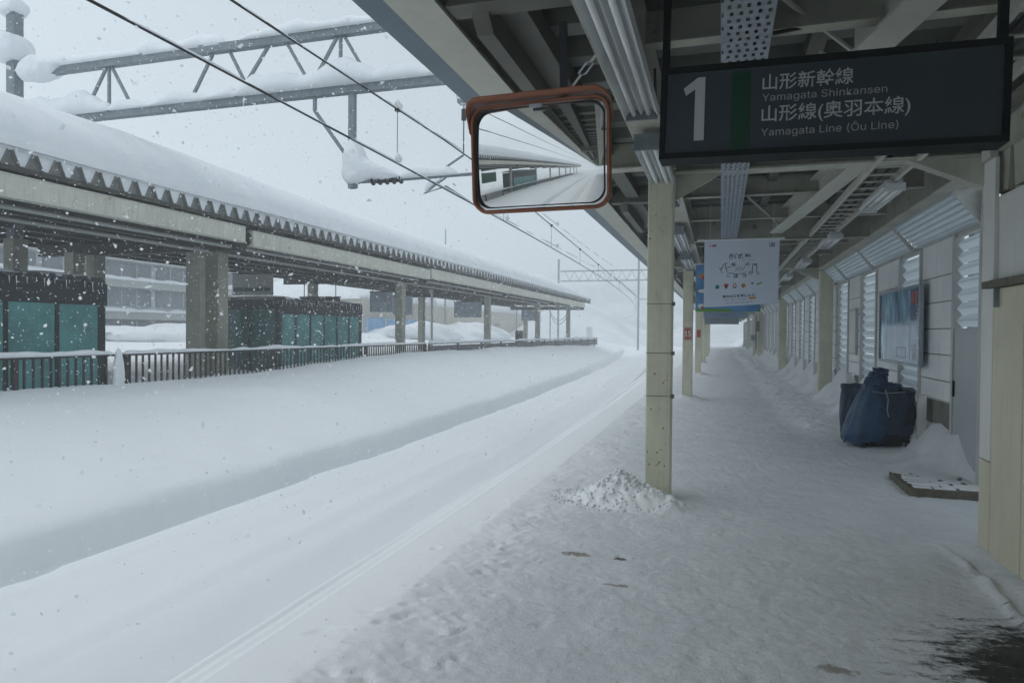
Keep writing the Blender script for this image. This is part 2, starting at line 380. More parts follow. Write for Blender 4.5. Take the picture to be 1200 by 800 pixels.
# ------------------------------------------------------------------ mesh helpers
class MB:
    def __init__(self):
        self.v = []; self.f = []
    def add(self, vs, fs):
        o = len(self.v)
        self.v += [tuple(x) for x in vs]
        self.f += [tuple(i + o for i in f) for f in fs]
        return self
    def box(self, x0, x1, y0, y1, z0, z1):
        return self.add([(x0, y0, z0), (x1, y0, z0), (x1, y1, z0), (x0, y1, z0), (x0, y0, z1), (x1, y0, z1), (x1, y1, z1), (x0, y1, z1)],
                        [(0, 3, 2, 1), (4, 5, 6, 7), (0, 1, 5, 4), (1, 2, 6, 5), (2, 3, 7, 6), (3, 0, 4, 7)])
    def bar(self, a, b, wd, ht, up=(0, 0, 1)):
        a, b = Vector(a), Vector(b)
        d = (b - a).normalized(); u = Vector(up)
        if abs(d.dot(u)) > 0.98: u = Vector((0, 1, 0))
        s = d.cross(u).normalized(); u = s.cross(d).normalized()
        s *= wd / 2; u *= ht / 2
        vs = [a - s - u, a + s - u, a + s + u, a - s + u, b - s - u, b + s - u, b + s + u, b - s + u]
        return self.add(vs, [(0, 1, 2, 3), (7, 6, 5, 4), (4, 5, 1, 0), (5, 6, 2, 1), (6, 7, 3, 2), (7, 4, 0, 3)])
    def tube(self, pts, r, n=8, cap=True):
        pts = [Vector(p) for p in pts]
        rs = r if isinstance(r, (list, tuple)) else [r] * len(pts)
        o = len(self.v); prev = None
        for i, p in enumerate(pts):
            d = (pts[min(i + 1, len(pts) - 1)] - pts[max(i - 1, 0)]).normalized()
            if prev is None:
                u = Vector((0, 0, 1)) if abs(d.z) < 0.9 else Vector((0, 1, 0))
                s = d.cross(u).normalized()
            else:
                s = (prev - d * prev.dot(d)).normalized()
            prev = s; t = d.cross(s).normalized()
            for k in range(n):
                a = 2 * PI * k / n
                self.v.append(tuple(p + (s * math.cos(a) + t * math.sin(a)) * rs[i]))
        for i in range(len(pts) - 1):
            for k in range(n):
                k2 = (k + 1) % n
                self.f.append((o + i * n + k, o + i * n + k2, o + (i + 1) * n + k2, o + (i + 1) * n + k))
        if cap:
            self.f.append(tuple(o + k for k in reversed(range(n))))
            self.f.append(tuple(o + (len(pts) - 1) * n + k for k in range(n)))
        return self
    def prism(self, poly, axis, a, b):
        """poly: 2D outline; extruded along axis 0/1/2 from a to b"""
        def pt(p, t):
            l = list(p); l.insert(axis, t); return tuple(l)
        n = len(poly)
        vs = [pt(p, a) for p in poly] + [pt(p, b) for p in poly]
        fs = [tuple(range(n)), tuple(reversed(range(n, 2 * n)))] + [(i + n, (i + 1) % n + n, (i + 1) % n, i) for i in range(n)]
        return self.add(vs, fs)
    def sheet(self, prof, axis, a, b, th, offs):
        """folded sheet: profile polyline (2D) given thickness th along direction offs, extruded along axis"""
        up = [(p[0] + offs[0] * th, p[1] + offs[1] * th) for p in prof]
        for i in range(len(prof) - 1):
            self.prism([prof[i], prof[i + 1], up[i + 1], up[i]], axis, a, b)
        return self
    def ibeam(self, a, b, wd, ht, tf=0.02, tw=0.012):
        a, b = Vector(a), Vector(b)
        z = Vector((0, 0, 1))
        self.bar(a + z * (tf / 2), b + z * (tf / 2), wd, tf)
        self.bar(a + z * (ht - tf / 2), b + z * (ht - tf / 2), wd, tf)
        self.bar(a + z * (ht / 2), b + z * (ht / 2), tw, ht - 2 * tf - 0.002)
        return self
    def build(self, name, mat, parent=None, smooth=False, bevel=0.0, off=None):
        me = bpy.data.meshes.new(name)
        o = Vector((0, 0, 0)) if off is None else Vector(off)
        me.from_pydata([(x - o.x, y - o.y, z - o.z) for x, y, z in self.v], [], self.f)
        me.update()
        import bmesh as _bm
        bm = _bm.new(); bm.from_mesh(me); _bm.ops.recalc_face_normals(bm, faces=bm.faces); bm.to_mesh(me); bm.free()
        if smooth:
            me.polygons.foreach_set('use_smooth', [True] * len(me.polygons))
        me.materials.append(mat)
        ob = bpy.data.objects.new(name, me)
        COL.objects.link(ob)
        if parent: ob.parent = parent
        if bevel:
            b = ob.modifiers.new('bevel', 'BEVEL'); b.width = bevel; b.segments = 2; b.limit_method = 'ANGLE'
        return ob

def tag(o, label=None, cat=None, group=None, kind=None):
    if label: o['label'] = label
    if cat: o['category'] = cat
    if group: o['group'] = group
    if kind: o['kind'] = kind
    elif cat: o['kind'] = 'thing'
    return o

def thing(name, label, cat, loc=(0, 0, 0), group=None, rz=0.0):
    e = bpy.data.objects.new(name, None)
    e.empty_display_size = 0.2
    COL.objects.link(e)
    e.location = loc; e.rotation_euler = (0, 0, rz)
    return tag(e, label, cat, group)

def copy_tree(o, parent=None):
    c = o.copy(); COL.objects.link(c)
    if parent: c.parent = parent
    for ch in list(o.children):
        copy_tree(ch, c)
    return c

def again(proto, loc, label, rz=None):
    c = copy_tree(proto); c.location = loc; c['label'] = label
    if rz is not None: c.rotation_euler = (0, 0, rz)
    return c

def numpy_mesh(name, verts, quads, mat, smooth=True, parent=None):
    me = bpy.data.meshes.new(name)
    nv, nq = len(verts), len(quads)
    k = quads.shape[1]
    me.vertices.add(nv); me.vertices.foreach_set('co', verts.astype(np.float32).ravel())
    me.loops.add(nq * k); me.loops.foreach_set('vertex_index', quads.astype(np.int32).ravel())
    me.polygons.add(nq)
    me.polygons.foreach_set('loop_start', np.arange(0, nq * k, k, dtype=np.int32))
    me.polygons.foreach_set('loop_total', np.full(nq, k, dtype=np.int32))
    me.polygons.foreach_set('use_smooth', np.full(nq, smooth))
    me.update(calc_edges=True); me.validate()
    me.materials.append(mat)
    ob = bpy.data.objects.new(name, me); COL.objects.link(ob)
    if parent: ob.parent = parent
    return ob

def grid_quads(nx, ny):
    i, j = np.meshgrid(np.arange(nx - 1), np.arange(ny - 1), indexing='ij')
    a = (i * ny + j).ravel()
    return np.stack([a, a + ny, a + ny + 1, a + 1], 1)

_tab = rng.random((256, 256))
def vnoise(x, y):
    xi = np.floor(x).astype(int); yi = np.floor(y).astype(int)
    fx = x - xi; fy = y - yi
    fx = fx * fx * (3 - 2 * fx); fy = fy * fy * (3 - 2 * fy)
    a = _tab[xi % 256, yi % 256]; b = _tab[(xi + 1) % 256, yi % 256]
    c = _tab[xi % 256, (yi + 1) % 256]; d = _tab[(xi + 1) % 256, (yi + 1) % 256]
    return (a * (1 - fx) + b * fx) * (1 - fy) + (c * (1 - fx) + d * fx) * fy - 0.5
def fbm(x, y, o=4):
    s = 0; amp = 1; f = 1
    for k in range(o):
        s = s + amp * vnoise(x * f + 17.3 * k, y * f + 5.1 * k); amp *= 0.5; f *= 2.03
    return s
def sstep(a, b, x):
    t = np.clip((x - a) / (b - a), 0, 1); return t * t * (3 - 2 * t)

_FONT = None
try:
    _FONT = bpy.data.fonts.load(bpy.utils.system_resource('DATAFILES', path='fonts') + '/Inter.woff2')   # Blender's own interface font
except Exception:
    _FONT = None
def text(body, mat, parent, width, height, origin, xdir, up, name='lettering', depth=0.0012, shear=0.0, bold=0.0, nrm=None, align='L'):
    """lettering as a thin solid mesh; fitted into width x height; origin = lower left corner"""
    cu = bpy.data.curves.new('t', 'FONT')
    if _FONT and all(ord(c) < 0x250 for c in body): cu.font = _FONT
    cu.body = body; cu.size = 1.0; cu.extrude = 0.0; cu.offset = bold; cu.shear = shear
    cu.resolution_u = 3
    ob = bpy.data.objects.new('t', cu); COL.objects.link(ob)
    dg = bpy.context.evaluated_depsgraph_get()
    me = bpy.data.meshes.new_from_object(ob.evaluated_get(dg))
    bpy.data.objects.remove(ob); bpy.data.curves.remove(cu)
    co = np.empty(len(me.vertices) * 3, np.float32); me.vertices.foreach_get('co', co); co = co.reshape(-1, 3)
    mn, mx = co.min(0), co.max(0)
    sx = width / (mx[0] - mn[0]) if width else height / (mx[1] - mn[1])
    sy = height / (mx[1] - mn[1]) if height else sx
    X = Vector(xdir).normalized(); U = Vector(up).normalized(); Nn = X.cross(U)
    O = Vector(origin)
    L2 = (co[:, :1] - mn[0]) * sx; T2 = (co[:, 1:2] - mn[1]) * sy
    w_ = np.array(O)[None] + L2 * np.array(X)[None] + T2 * np.array(U)[None] + np.array(Nn)[None] * depth
    me.vertices.foreach_set('co', w_.astype(np.float32).ravel())
    me.update()
    me.name = name
    me.materials.clear(); me.materials.append(mat)
    t = bpy.data.objects.new(name, me); COL.objects.link(t)
    if parent: t.parent = parent
    return t

def snow_strip(a, b, wd, ht, mat=None, seed=0, seg=0.25, parent=None, name='snow_cap', gaps=(), side=1.0):
    """uneven lump of snow lying along a member from a to b (a, b on the member's top)"""
    a, b = Vector(a), Vector(b)
    L = (b - a).length; n = max(4, int(L / seg)); d = (b - a).normalized()
    s = d.cross(Vector((0, 0, 1))).normalized(); u = Vector((0, 0, 1))
    K = 9; vs = []
    for i in range(n + 1):
        t = i / n; p = a + (b - a) * t
        q = np.array([t * L * 1.3 + seed * 7.7]); q2 = np.array([seed * 3.1 + 0.5])
        hmul = 1.0 + 1.1 * float(fbm(q, q2, 3)[0])
        for g0, g1, gm in gaps:
            if g0 <= t <= g1: hmul *= gm
        endf = min(1.0, math.sqrt(max(0, min(t, 1 - t) * L / (ht * 1.2 + 1e-6)) + 0.02))
        h = max(0.01, ht * hmul) * endf
        wv = wd * (1 + 0.5 * float(fbm(q * 1.7 + 9, q2, 2)[0])) * (0.75 + 0.25 * endf)
        for k in range(K):
            an = PI * k / (K - 1)
            vs.append(p + s * (math.cos(an) * wv / 2) + u * (math.sin(an) ** 0.7 * h - 0.012))
    fs = []
    for i in range(n):
        for k in range(K - 1):
            fs.append((i * K + k, i * K + k + 1, (i + 1) * K + k + 1, (i + 1) * K + k))
        fs.append((i * K + K - 1, i * K, (i + 1) * K, (i + 1) * K + K - 1))
    fs.append(tuple(range(K))); fs.append(tuple(reversed([n * K + k for k in range(K)])))
    return MB().add(vs, fs).build(name, mat or M['snow'], parent, smooth=True)

def blob(c, rx, ry, rz, mat, name, parent=None, seed=0, rough=0.16, freq=1.7, n=26, flat=False):
    vs, fs = [], []
    for i in range(n + 1):
        th = PI * i / n
        for j in range(2 * n):
            ph = PI * j / n
            d = Vector((math.sin(th) * math.cos(ph), math.sin(th) * math.sin(ph), math.cos(th)))
            q = fbm(np.array([d.x * freq + seed * 3.3 + d.z * 1.3]), np.array([d.y * freq + seed * 1.7 + d.z * freq]), 4)[0]
            r = 1 + rough * 2 * q
            z = d.z * rz * r
            if flat and z < 0: z *= 0.15
            vs.append((c[0] + d.x * rx * r, c[1] + d.y * ry * r, c[2] + z))
    m2 = 2 * n
    for i in range(n):
        for j in range(m2):
            fs.append((i * m2 + j, (i + 1) * m2 + j, (i + 1) * m2 + (j + 1) % m2, i * m2 + (j + 1) % m2))
    return MB().add(vs, fs).build(name, mat, parent, smooth=True)

def snow_wedge(poly, ya, yb, parent, off):
    """drifted snow lodged on steelwork: outline in x,z, rounded by subdivision"""
    n = len(poly); ym = (ya + yb) / 2
    cx = sum(p[0] for p in poly) / n; cz = sum(p[1] for p in poly) / n
    def ring(f, y): return [(cx + (x - cx) * f, y, cz + (z - cz) * f) for x, z in poly]
    vs = ring(0.72, ya) + ring(1.0, ya + 0.3 * (yb - ya)) + ring(1.0, ya + 0.7 * (yb - ya)) + ring(0.72, yb)
    fs = [tuple(range(n)), tuple(reversed(range(3 * n, 4 * n)))]
    for r in range(3):
        fs += [(r * n + k, r * n + (k + 1) % n, (r + 1) * n + (k + 1) % n, (r + 1) * n + k) for k in range(n)]
    o = MB().add(vs, fs).build('snow_cap', M['snow'], parent, smooth=True, off=off)
    m = o.modifiers.new('soft', 'SUBSURF'); m.levels = 3; m.render_levels = 3
    tx = bpy.data.textures.get('snow_rough') or bpy.data.textures.new('snow_rough', 'CLOUDS'); tx.noise_scale = 0.22
    d = o.modifiers.new('rough', 'DISPLACE'); d.texture = tx; d.strength = 0.09; d.mid_level = 0.5
    return o

def clump(c, rx, ry, rz, k, seed, parent, off):
    """wind packed snow: many overlapping soft lumps in one mesh"""
    rr = random.Random(seed); mb = MB(); n = 10
    for q in range(k * 2 // 3):
        px = c[0] + rx * rr.uniform(-0.6, 0.6); py = c[1] + ry * rr.uniform(-0.5, 0.5); pz = c[2] + rz * rr.uniform(-0.6, 0.5)
        s0 = rr.uniform(0.5, 0.8); vs = []; fs = []
        for i in range(n + 1):
            th = PI * i / n
            for j in range(2 * n):
                ph = PI * j / n
                d = Vector((math.sin(th) * math.cos(ph), math.sin(th) * math.sin(ph), math.cos(th)))
                r = s0 * (1 + 0.22 * float(fbm(np.array([d.x * 1.6 + q + seed]), np.array([d.y * 1.6 + d.z * 2.0]), 3)[0]))
                vs.append((px + d.x * rx * r, py + d.y * ry * r, pz + d.z * rz * r))
        for i in range(n):
            for j in range(2 * n):
                fs.append((i * 2 * n + j, (i + 1) * 2 * n + j, (i + 1) * 2 * n + (j + 1) % (2 * n), i * 2 * n + (j + 1) % (2 * n)))
        mb.add(vs, fs)
    return mb.build('snow_cap', M['snow'], parent, smooth=True, off=off)

# ------------------------------------------------------------------ the lie of the place
def track_bend(y):                      # the line curves gently away to the left in the distance
    y = np.asarray(y, float)
    return np.where(y > 5, -((y - 5) ** 2) / 1150.0, 0.0)

POSTS_L = [(6.78, -0.565), (17.1, -0.765), (27.4, -0.83), (37.7, -0.86), (48.0, -0.88), (58.3, -0.95), (68.6, -1.1)]

def ground_height(X, Y):
    s = track_bend(Y)
    s = np.clip(s, -60, 0)
    f = np.exp(-np.maximum(Y - 160, 0) / 60.0)
    tt = np.clip((-1.2 - X) / (1.8 - 1.3 * s), 0, 1); x = X - s * tt * tt * (3 - 2 * tt)
    xs = [-400, -60, -30, -20, -13.5, -12.4, -11.5, -10.0, -8.2, -7.0, -6.5, -6.24, -6.13, -6.03, -5.95, -5.87, -5.6, -4.8, -4.3, -3.9, -3.46, -3.37, -3.34, -3.24, -3.21, -3.16, -3.12, -3.09, -3.01, -2.985, -2.93, -2.85, -2.75, -2.3, -1.8, -1.4, 2.45, 2.75, 3.6, 400]
    zs = [1.5, 1.2, 0.9, 0.55, 0.32, 0.42, 0.50, 0.40, 0.12, -0.13, -0.24, -0.32, -0.42, -0.84, -0.86, -0.63, -0.60, -0.58, -0.58, -0.64, -0.80, -0.80, -1.02, -1.02, -0.64, -0.59, -0.60, -1.00, -1.00, -0.50, -0.42, -0.36, -0.25, -0.05, 0.03, 0.0, 0.0, 0.35, 0.75, 1.5]
    fence_rise = 0.30 * sstep(12, 24, Y) * sstep(-14.5, -11.5, x) * sstep(-6.6, -10.5, x)
    wob = (0.16 * fbm(Y * 0.35, x * 0 + 3.3, 3) + 0.05 * fbm(Y * 1.7, x * 0 + 8.3, 3)) * sstep(-5.0, -6.0, x) * sstep(-9, -6.5, x)
    z = np.interp(x + wob, xs, zs) + fence_rise
    plat = sstep(-2.0, -1.5, X + 0.35 * fbm(X * 1.5, Y * 1.5, 2)) * sstep(2.9, 2.6, X) * sstep(90, 80, Y)
    # open snow: drifts and grain
    openm = 1 - plat
    drift = sstep(-5.9, -6.6, x)
    z = z + openm * (0.10 * fbm(X * 0.45, Y * 0.33, 3) * drift + 0.02 * fbm(X * 2.3, Y * 1.6, 3) * (0.35 + drift))
    # streaks pressed along the running line
    st = sstep(-3.5, -3.2, x) * sstep(-2.2, -2.7, x)
    z = z + st * 0.06 * fbm(x * 16, Y * 0.10, 3) + st * 0.012 * fbm(x * 45, Y * 0.25, 2)
    z = z + 0.03 * fbm(x * 5, Y * 0.12, 2) * sstep(-6.0, -5.5, x) * sstep(-3.1, -3.6, x)
    # walked snow
    z = z + plat * (0.016 * fbm(X * 2.2, Y * 2.2, 3) + 0.007 * fbm(X * 11, Y * 11, 3))
    z = z + plat * (0.005 * vnoise(X * 21, Y * 21) + 0.007 * vnoise(X * 41, Y * 41) + 0.06 * np.clip(vnoise(X * 17 + 40, Y * 17) - 0.36, 0, 1) - 0.05 * np.clip(vnoise(X * 10 + 80, Y * 10) - 0.38, 0, 1))
    lane = sstep(1.0, 1.5, X + 0.25 * fbm(X, Y * 0.6 + 7, 2)) * sstep(11, 13, Y) * plat
    z = z + lane * (0.10 + 0.07 * fbm(X * 4, Y * 4, 4))
    crust = sstep(-0.9, -1.5, X) * plat
    z = z + crust * (0.020 * fbm(X * 5, Y * 5, 4))
    # drift against the wind wall, scooped out between its legs
    dr = sstep(1.95, 2.65, X + 0.12 * fbm(X, Y * 0.8, 3)) * sstep(9.5, 10.6, Y) * sstep(3.6, 3.2, X)
    dr = dr * (1 - 0.92 * np.exp(-(((X - 2.2) / 0.62) ** 2 + ((Y - 11.0) / 0.75) ** 2) ** 2))
    z = z + dr * (0.30 + 0.24 * np.cos((Y - 9.0) * 2 * PI / 2.65) + 0.22 * fbm(X, Y * 0.9, 3))
    w2 = np.exp(-(((X - 2.62) / 0.42) ** 2 + ((Y - 9.0) / 0.42) ** 2))
    z = z + 0.32 * w2 * sstep(8.0, 8.9, Y) * (1 + 0.5 * fbm(X * 3, Y * 3, 3))
    rx_ = 1.62 + 0.05 * fbm(Y * 2, Y * 0 + 1.1, 3)
    z = z + 0.05 * np.exp(-((X - rx_) / 0.035) ** 2) * sstep(3.4, 3.9, Y) * sstep(6.2, 5.4, Y) * (0.6 + fbm(X * 8, Y * 4, 3))
    # by the cabin foot
    cb = sstep(1.62, 1.85, X + 0.1 * fbm(X * 3, Y * 3, 3)) * sstep(6.2, 5.7, Y) * sstep(2.0, 2.6, Y)
    z = z + cb * 0.07
    # heap round the nearest post
    hx, hy = -0.90, 6.58
    r = np.sqrt(((X - hx) / 0.50) ** 2 + ((Y - hy) / 0.42) ** 2)
    heap = np.clip(1 - r, 0, 1)
    z = z + 0.30 * heap ** 1.2 + sstep(1.2, 0.5, r) * (0.06 * fbm(X * 9, Y * 9, 4) + 0.035 * vnoise(X * 26, Y * 26))
    r2 = np.sqrt(((X + 0.47) / 0.28) ** 2 + ((Y - 6.42) / 0.24) ** 2)
    z = z + 0.11 * np.clip(1 - r2, 0, 1) + sstep(1.1, 0.5, r2) * 0.05 * fbm(X * 12, Y * 12, 3)
    for py, px_ in POSTS_L[1:]:
        rr = np.sqrt(((X - px_) / 0.55) ** 2 + ((Y - py) / 0.5) ** 2)
        z = z + 0.12 * np.clip(1 - rr, 0, 1) * (1 + fbm(X * 7, Y * 7, 3))
    # dug-out footmarks along the drip line
    for (fx, fy, a, L_, wd, dep) in FEET:
        sel = (np.abs(X - fx) < 0.35) & (np.abs(Y - fy) < 0.35)
        if not sel.any(): continue
        dx = X[sel] - fx; dy = Y[sel] - fy
        u = dx * math.cos(a) + dy * math.sin(a); v = -dx * math.sin(a) + dy * math.cos(a)
        q = (u / L_) ** 2 + (v / wd) ** 2
        z[sel] = z[sel] - dep * np.exp(-q * 1.6) + dep * 0.12 * np.exp(-((np.sqrt(q) - 1.5) ** 2) * 4)
    return z


FEET = []
for k in range(150):
    fy = 2.6 + 7.5 * random.random() ** 1.3
    FEET.append((-1.50 + random.gauss(0, 0.22), fy, random.uniform(0, PI), random.uniform(0.03, 0.085), random.uniform(0.02, 0.04), random.uniform(0.006, 0.024)))
for k in range(110):
    FEET.append((random.uniform(-1.2, 1.7), random.uniform(2.6, 9.5), random.gauss(PI / 2, 0.5), random.uniform(0.08, 0.14), random.uniform(0.035, 0.05), random.uniform(0.004, 0.012)))

xa = np.concatenate([-np.geomspace(300, 14.0, 26), np.arange(-13.8, -7.0, 0.16), np.arange(-7.0, -3.5, 0.07), np.arange(-3.5, -2.3, 0.022), np.arange(-2.3, 1.9, 0.017), np.arange(1.9, 2.75, 0.03), np.arange(2.8, 4.0, 0.15), np.geomspace(4.2, 300, 22)])
ya_ = [2.2]
while ya_[-1] < 110: ya_.append(ya_[-1] + (max(0.015, 0.0036 * ya_[-1]) if ya_[-1] < 30 else 0.012 * ya_[-1]))
ya = np.concatenate([-np.geomspace(300, 60, 8), np.arange(-55, 2.1, 0.7), np.array(ya_), np.geomspace(113, 320, 16)])
XX, YY = np.meshgrid(xa, ya, indexing='ij')
ZZ = ground_height(XX, YY)
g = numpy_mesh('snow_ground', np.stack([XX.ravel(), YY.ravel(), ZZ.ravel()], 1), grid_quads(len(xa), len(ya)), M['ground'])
tag(g, kind='structure')
def gzq(x, y):
    i = np.searchsorted(xa, x); j = np.searchsorted(ya, y)
    if i < 1 or j < 1 or i >= len(xa) or j >= len(ya): return None
    u = (x - xa[i - 1]) / (xa[i] - xa[i - 1]); v = (y - ya[j - 1]) / (ya[j] - ya[j - 1])
    return float((ZZ[i - 1, j - 1] * (1 - u) + ZZ[i, j - 1] * u) * (1 - v) + (ZZ[i - 1, j] * (1 - u) + ZZ[i, j] * u) * v)
def gz(x, y):
    return gzq(x, y)

# far snowy rise beyond the line
def hill(name, x0, x1, y0, y1, fn, mat, n=60):
    a = np.linspace(x0, x1, n); b = np.linspace(y0, y1, n)
    A, B = np.meshgrid(a, b, indexing='ij')
    Z = fn(A, B)
    o = numpy_mesh(name, np.stack([A.ravel(), B.ravel(), Z.ravel()], 1), grid_quads(n, n), mat)
    tag(o, kind='structure')
hill('snow_slope', -55, 25, 96, 190, lambda A, B: -2 + 9.5 * np.exp(-(((A + 26) / 11) ** 2 + ((B - 128) / 22) ** 2)) + 7 * np.exp(-(((A - 2) / 14) ** 2 + ((B - 150) / 25) ** 2)) + 1.2 * fbm(A * 0.1, B * 0.1, 4), M['hill_near'])
hill('wooded_hill', -290, 200, 190, 318, lambda A, B: np.minimum(52, -3 + (B - 190) * 0.30 * (1 + 0.9 * fbm(A * 0.012, B * 0.012, 4)) + 5 * fbm(A * 0.08, B * 0.08, 4)), M['hill'], 140)

# ------------------------------------------------------------------ the near platform canopy
Y0, Y1 = -80.0, 84.0
near = thing('platform_canopy', 'long dim steel canopy over the near platform with folded deck and blue grey gutter', 'canopy', (0, 0, 0))
def bent(y):  # slight leftward sweep of the far end
    return -max(0.0, y - 42) ** 2 / 2600.0
# folded deck, ribs run across the platform
prof = []
y = Y0
while y < Y1:
    prof += [(y, 3.50), (y + 0.17, 3.50), (y + 0.255, 3.66), (y + 0.425, 3.66)]; y += 0.51
d = MB().sheet(prof, 0, -1.84, 2.95, 0.012, (0, 1))
d.build('roof_deck', M['deck'], near)
# unseen snow on the roof, laid there to block light from above
n = 120
ay = np.linspace(Y0 - 0.1, Y1 + 0.1, n); ax = np.linspace(-1.98, 3.1, 14)
AX, AY = np.meshgrid(ax, ay, indexing='ij')
edge = np.minimum(np.minimum(AX + 1.98, 3.1 - AX), 0.6) / 0.6
AZ = 3.69 + 0.75 * np.sqrt(np.clip(edge, 0, 1)) * (1 + 0.4 * fbm(AX * 0.7, AY * 0.4, 3))
top = np.stack([AX.ravel(), AY.ravel(), AZ.ravel()], 1)
numpy_mesh('snow_cap', np.concatenate([top, top * [1, 1, 0] + [0, 0, 3.685]]), np.concatenate([grid_quads(14, n), grid_quads(14, n)[:, ::-1] + 14 * n]), M['snow'], parent=near)
# edge beam + gutter
for (nm, x0, x1, z0, z1, mt) in (('gutter', -1.84, -1.675, 3.30, 3.52, 'gutter'),):
    MB().box(x0, x1, Y0, Y1, z0, z1).build(nm, M[mt], near)
e = MB()
e.box(-1.67, -1.42, Y0, Y1, 3.285, 3.305)
e.box(-1.67, -1.44, Y0, Y1, 3.47, 3.495)
e.box(-1.56, -1.545, Y0, Y1, 3.306, 3.469)
e.build('edge_beam', M['beam_pale'], near)
MB().box(-1.20, -1.04, Y0, Y1, 3.36, 3.498).build('purlin', M['beam_dark'], near)
for x in (0.55, 1.45):
    MB().box(x - 0.05, x + 0.05, Y0, Y1, 3.40, 3.498).build('purlin', M['beam_dark'], near)
# main girder over the left posts
gb = MB()
gb.box(-0.70, -0.44, Y0, Y1, 3.17, 3.19)
gb.box(-0.70, -0.44, Y0, Y1, 3.475, 3.497)
gb.box(-0.578, -0.562, Y0, Y1, 3.191, 3.474)
gb.build('girder', M['beam'], near)
# girder at the wall side
gw = MB()
gw.box(2.14, 2.42, Y0, Y1, 3.11, 3.13)
gw.box(2.14, 2.42, Y0, Y1, 3.475, 3.497)
gw.box(2.27, 2.288, Y0, Y1, 3.131, 3.474)
gw.build('girder', M['beam'], near)
# cross beams at the posts, with tapered haunches
ybeams = [-44.7, -34.4, -24.1, -13.8, -3.5] + [p[0] for p in POSTS_L] + [78.9]
for yb in ybeams:
    b = MB()
    b.box(-1.43, -0.703, yb - 0.09, yb + 0.09, 3.20, 3.215); b.box(-1.43, -0.703, yb - 0.008, yb + 0.008, 3.216, 3.46)
    b.box(-0.437, 2.137, yb - 0.10, yb + 0.10, 3.12, 3.14); b.box(-0.437, 2.137, yb - 0.008, yb + 0.008, 3.141, 3.46)
    b.prism([(2.13, 3.118), (1.55, 3.118), (2.13, 2.86)], 1, yb - 0.07, yb + 0.07)
    b.prism([(-0.435, 3.118), (0.0, 3.118), (-0.435, 2.88)], 1, yb - 0.012, yb + 0.012)
    b.build('cross_beam', M['beam'], near)
# lighter secondary beams between
for i, yb in enumerate([1.5, 4.0, 8.6, 10.35, 11.5, 13.4, 15.2, 19.6, 22.2, 24.8, 30, 33, 40, 43, 46]):
    big = i in (4, 8, 11)
    z0 = 3.08 if big else 3.24
    b = MB()
    b.box(-0.437, 2.137, yb - 0.05, yb + 0.05, z0, z0 + 0.012)
    b.box(-0.437, 2.137, yb - 0.006, yb + 0.006, z0 + 0.0125, 3.44)
    b.build('secondary_beam', M['beam'], near)
# outrigger boxes towards the eaves
for yb in (3.35, 9.0, 13.6, 20.4, 25.5):
    MB().prism([(-1.41, 3.305), (-1.32, 3.47), (-0.72, 3.47), (-0.72, 3.30)], 1, yb, yb + 0.16).build('outrigger', M['beam_dark'], near)
    MB().prism([(yb, 3.40), (yb + 0.2, 3.22), (yb + 2.2, 3.22), (yb + 2.2, 3.40)], 0, -1.30, -1.205).build('outrigger', M['beam_dark'], near)
# raking braces under the deck
for (a, b_) in (((1.12, 2.5, 3.14), (0.72, 4.35, 3.14)), ((1.22, 6.95, 3.16), (0.80, 11.3, 3.16)), ((1.22, 17.3, 3.16), (0.80, 21.6, 3.16)), ((1.22, 27.6, 3.16), (0.80, 31.9, 3.16))):
    MB().ibeam(a, b_, 0.19, 0.24).build('raking_beam', M['beam_pale'], near)
for (a, b_) in (((0.0, 3.3, 3.34), (1.0, 5.0, 3.30)), ((0.55, 4.5, 3.30), (1.9, 6.4, 3.25)), ((0.3, 9.0, 3.30), (1.3, 12.8, 3.20)), ((1.3, 3.0, 3.3), (2.0, 5.2, 3.2))):
    MB().tube([a, b_], 0.014, 6).build('tie_rod', M['beam_pale'], near)

# turnbuckle brace by the eaves
tb = thing('turnbuckle_brace', 'slack steel tie with open turnbuckle between the eaves beam and the ceiling', 'brace', (-1.0, 4.6, 3.3))
A, B = Vector((-1.06, 4.86, 3.36)), Vector((-0.66, 3.94, 3.27))
dv = (B - A)
m1 = A + dv * 0.36; m2 = A + dv * 0.66
off = tb.location
MB().tube([A, m1], 0.009, 6).build('rod', M['beam_pale'], tb, off=off)
MB().tube([m2, B], 0.009, 6).build('rod', M['beam_pale'], tb, off=off)
s_ = dv.cross(Vector((0, 0, 1))).normalized() * 0.024
loop = MB().tube([m1, m1 + s_ + dv * 0.03, m2 + s_ - dv * 0.03, m2, m2 - s_ - dv * 0.03, m1 - s_ + dv * 0.03, m1], 0.008, 6)
loop.build('turnbuckle', M['galv'], tb, smooth=True, off=off)
MB().box(-1.10, -1.02, 4.82, 4.92, 3.30, 3.40).build('anchor_plate', M['beam_dark'], tb, off=off)

